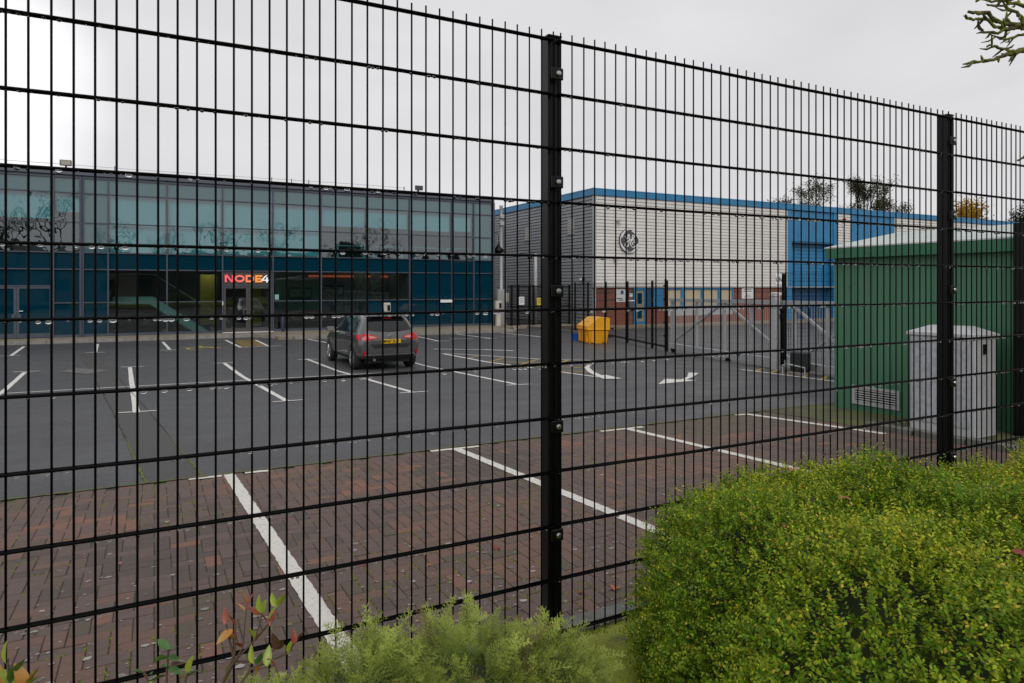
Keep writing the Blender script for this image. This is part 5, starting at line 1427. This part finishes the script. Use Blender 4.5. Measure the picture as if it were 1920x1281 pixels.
M_bark = mat('tree_bark', (.05,.042,.034), .9, bump=.4, bscale=30)
def tree(name, label, loc, H, depth, nleaf, lsz, colA, colB, seed, spread=.55, clump=.5, group=None, up=.2, kids=(2,3), rad=None, width=None):
    rnd = random.Random(seed); r = np.random.default_rng(seed)
    t = empty(name, label, 'tree', loc, group=group); mb = MB(); tips = []
    p = Vector(loc); th = H*.3
    grow(mb, p-Vector((0,0,.2)), Vector((0,0,1)), th, rad or H*.022, depth, tips, rnd, spread, up, kids=kids)
    zmax = max(q.z for q, _ in tips)-loc[2]; f = H/zmax
    TT = np.array([tuple(q) for q, _ in tips]); mx_, my_ = TT[:,0].mean()-loc[0], TT[:,1].mean()-loc[1]; zm = TT[:,2].mean()-loc[2]
    g = f if not width else width/2/np.percentile(np.hypot(TT[:,0]-loc[0]-mx_, TT[:,1]-loc[1]-my_), 92)
    def fit(A):                       # stand the crown over the foot of the trunk, at its true height and spread
        A = np.array(A)-np.array(loc); k = np.clip(A[:,2]/zm, 0, 1.2)
        return np.stack([(A[:,0]-mx_*k)*g, (A[:,1]-my_*k)*g, A[:,2]*f], 1)+np.array(loc)
    mb.v = [tuple(q) for q in fit(mb.v)]
    mb.build('trunk', M_bark, t, fix=False)
    if nleaf:
        T = fit(TT)
        idx = r.integers(len(T), size=nleaf); P = T[idx]+r.normal(0, clump, (nleaf,3))*np.array([1,1,.7])
        D = unit(r.normal(size=(nleaf,3))); Nn = unit(r.normal(size=(nleaf,3))+np.array([0,0,.7])); Nn = unit(Nn-D*np.sum(D*Nn,1,keepdims=True))
        ctone = r.uniform(0,1,len(T))[idx][:,None]*.7+r.uniform(0,.3,(nleaf,1))
        col_ = np.array(colA)*(1-ctone)+np.array(colB)*ctone
        V, F, cc = leaves(P, D, Nn, r.uniform(.7,1.3,nleaf)*lsz, r.uniform(.5,.8,nleaf)*lsz, col_)
        o = np_mesh('crown', V, F, M_leaf, t, cc); stuff(o)
    return t
tree('broadleaf_tree', 'thin dark tree behind the warehouse roof, the left of two tall ones', (72.0,56.5,0), 15.6, 6, 12000, .18, (.035,.042,.02), (.11,.10,.045), 4, clump=.36, group='trees behind the warehouse', width=9.6)
tree('broadleaf_tree', 'thin dark tree behind the warehouse roof, the right of two tall ones', (76.9,54.5,0), 15.9, 6, 12000, .18, (.035,.042,.02), (.11,.10,.045), 9, clump=.36, group='trees behind the warehouse', width=8.4)
tree('broadleaf_tree', 'small dark treetop just left of the two tall trees behind the warehouse', (68.5,58.5,0), 12.9, 4, 2500, .24, (.03,.04,.02), (.07,.075,.03), 14, clump=.4, group='trees behind the warehouse')
tree('broadleaf_tree', 'rounded golden yellow autumn tree beyond the warehouse roof', (87.3,48.5,0), 12.3, 5, 14000, .28, (.30,.17,.02), (.55,.34,.03), 17, spread=.6, clump=.6, width=6.5)
tree('broadleaf_tree', 'dark green treetop at the far right behind the kiosk roof', (101.5,48.5,0), 13.0, 4, 6000, .26, (.03,.045,.02), (.06,.075,.03), 23, spread=.3, clump=.5)
# roadside trees and scrub behind the viewer, mirrored in the office glass
for i, (x, y, h, dp) in enumerate(((-9.5,-15,9.5,5),(-12.5,-16,8,5),(-4,-18,7,5),(1.0,-15,6.5,5),(6.5,-16,7.5,5),(13,-17,7,5),(24,-15,7.5,5))):
    tree('roadside_tree', 'bare roadside tree behind the viewer mirrored in the upper office windows', (x,y,.71), h+2.5, dp, 0, 0, None, None, 40+i, spread=.6, group='bare roadside trees', rad=.26)
tree('roadside_bush', 'dense dark bush behind the viewer mirrored in the office windows', (20.5,-14,.71), 6.2, 5, 9000, .2, (.02,.03,.015), (.05,.06,.025), 61, clump=.6)
fb = empty('roadside_block', 'long dark low industrial block across the road mirrored in the office glass', 'building', (10,-46,.71))
MB().box(-75,95,-60,-44,.6,6.6).build('wall', mat('block_brick', (.060,.050,.045), .9, col2=(.035,.035,.04), vscale=.15), fb)
MB().box(-75.4,95.4,-60.4,-43.6,6.605,7.1).build('roof_edge', mat('block_roof', (.03,.04,.05), .7), fb)
for k in range(22): MB().box(-70+k*7.3,-66+k*7.3,-43.98,-43.9,1.6,3.4).build('window', M_spandrel, fb)
hb = empty('roadside_house', 'low pale house behind the viewer mirrored in the left office windows', 'house', (-14,-34,.71))
MB().box(-30,-2,-40,-30,.70,4.2).build('wall', mat('house_render', (.35,.32,.28), .9), hb)
MB().prism([(-40.5,4.2),(-29.5,4.2),(-35,7.0)], -30.5, -1.5, 'x').build('roof', mat('slate_roof', (.07,.07,.08), .8), hb)
for x in (-27,-22,-16,-10,-5): MB().box(x-.7,x+.7,-30.05,-29.98,1.6,3.0).build('window', M_spandrel, hb)

# mossy bare tree whose branches reach into the top right corner
M_mossb = mat('mossy_branch', (.17,.185,.03), .95, col2=(.075,.062,.04), vscale=18, lo=.42, hi=.6, bump=.9, bscale=70)
ov = empty('mossy_tree', 'knobbly moss-covered bare branches reaching into the top right corner', 'tree', tuple(cw(4.3,3.7,.80)))
tb = cw(4.3,3.7,.80); mb = MB()
mb.tube([tb-Vector((0,0,.1)), tb+Vector((.03,0,1.2)), tb+Vector((-.02,.03,2.4)), tb+Vector((.02,0,3.6))], [.11,.09,.075,.05], 9)
mb.build('trunk', M_mossb, ov, smooth=True)
rb = random.Random(5)
def limb(pts, r0, r1, name='branch'):
    mb = MB(); P = [Vector(p) for p in pts]; Q = []
    for a, b in zip(P, P[1:]):
        for k in range(5): Q.append(a.lerp(b, k/5)+Vector((rb.gauss(0,.004),rb.gauss(0,.004),rb.gauss(0,.005))))
    Q.append(P[-1]); n = len(Q)
    mb.tube(Q, [(r0+(r1-r0)*i/(n-1))*rb.uniform(.8,1.25) for i in range(n)], 6)
    for i in range(1, n):                                  # stubby spurs
        if Q[i].dot(CR)/Q[i].dot(CF) > .95: continue
        for _ in range(rb.choice((0,1,1))):
            d = ((Q[i]-Q[i-1]).normalized()*.7+Vector((rb.gauss(0,.5),rb.gauss(0,.5),rb.gauss(0,.6)))).normalized(); L_ = rb.uniform(.02,.075)
            m_ = Q[i]+d*L_*.5+Vector((0,0,rb.gauss(0,.006))); e = m_+(d+Vector((0,0,rb.uniform(-.2,.6)))).normalized()*L_*.5
            mb.tube([Q[i], m_, e], [r1*.95, r1*1.15, r1*.4], 5)
    return mb.build(name, M_mossb, ov, smooth=True)
def bp(px, py, Z_=3.5): return sp(px, py, Z_)
limb([tb+Vector((0,0,2.2)), bp(2080,70), bp(1960,45), bp(1895,48), bp(1850,28), bp(1815,22)], .022, .007)
limb([bp(1960,45), bp(1925,52), bp(1880,55), bp(1845,38), bp(1812,35)], .014, .006)
limb([bp(2000,40), bp(1950,20), bp(1905,5), bp(1870,2), bp(1830,3)], .014, .005)
limb([tb+Vector((0,0,2.0)), bp(2060,110), bp(1960,80), bp(1915,96), bp(1880,106), bp(1850,114), bp(1822,116)], .018, .006)
limb([bp(1930,93), bp(1895,98), bp(1868,88), bp(1850,88)], .010, .005)
limb([bp(1925,52), bp(1908,25), bp(1885,12), bp(1858,10)], .011, .005)
limb([bp(1900,52), bp(1870,62), bp(1848,62), bp(1834,52)], .009, .005)
limb([bp(1960,60), bp(1915,66), bp(1890,72), bp(1866,70)], .009, .004)
limb([tb+Vector((0,0,1.7)), bp(2060,330), bp(1960,305), bp(1922,296), bp(1908,300)], .012, .004)
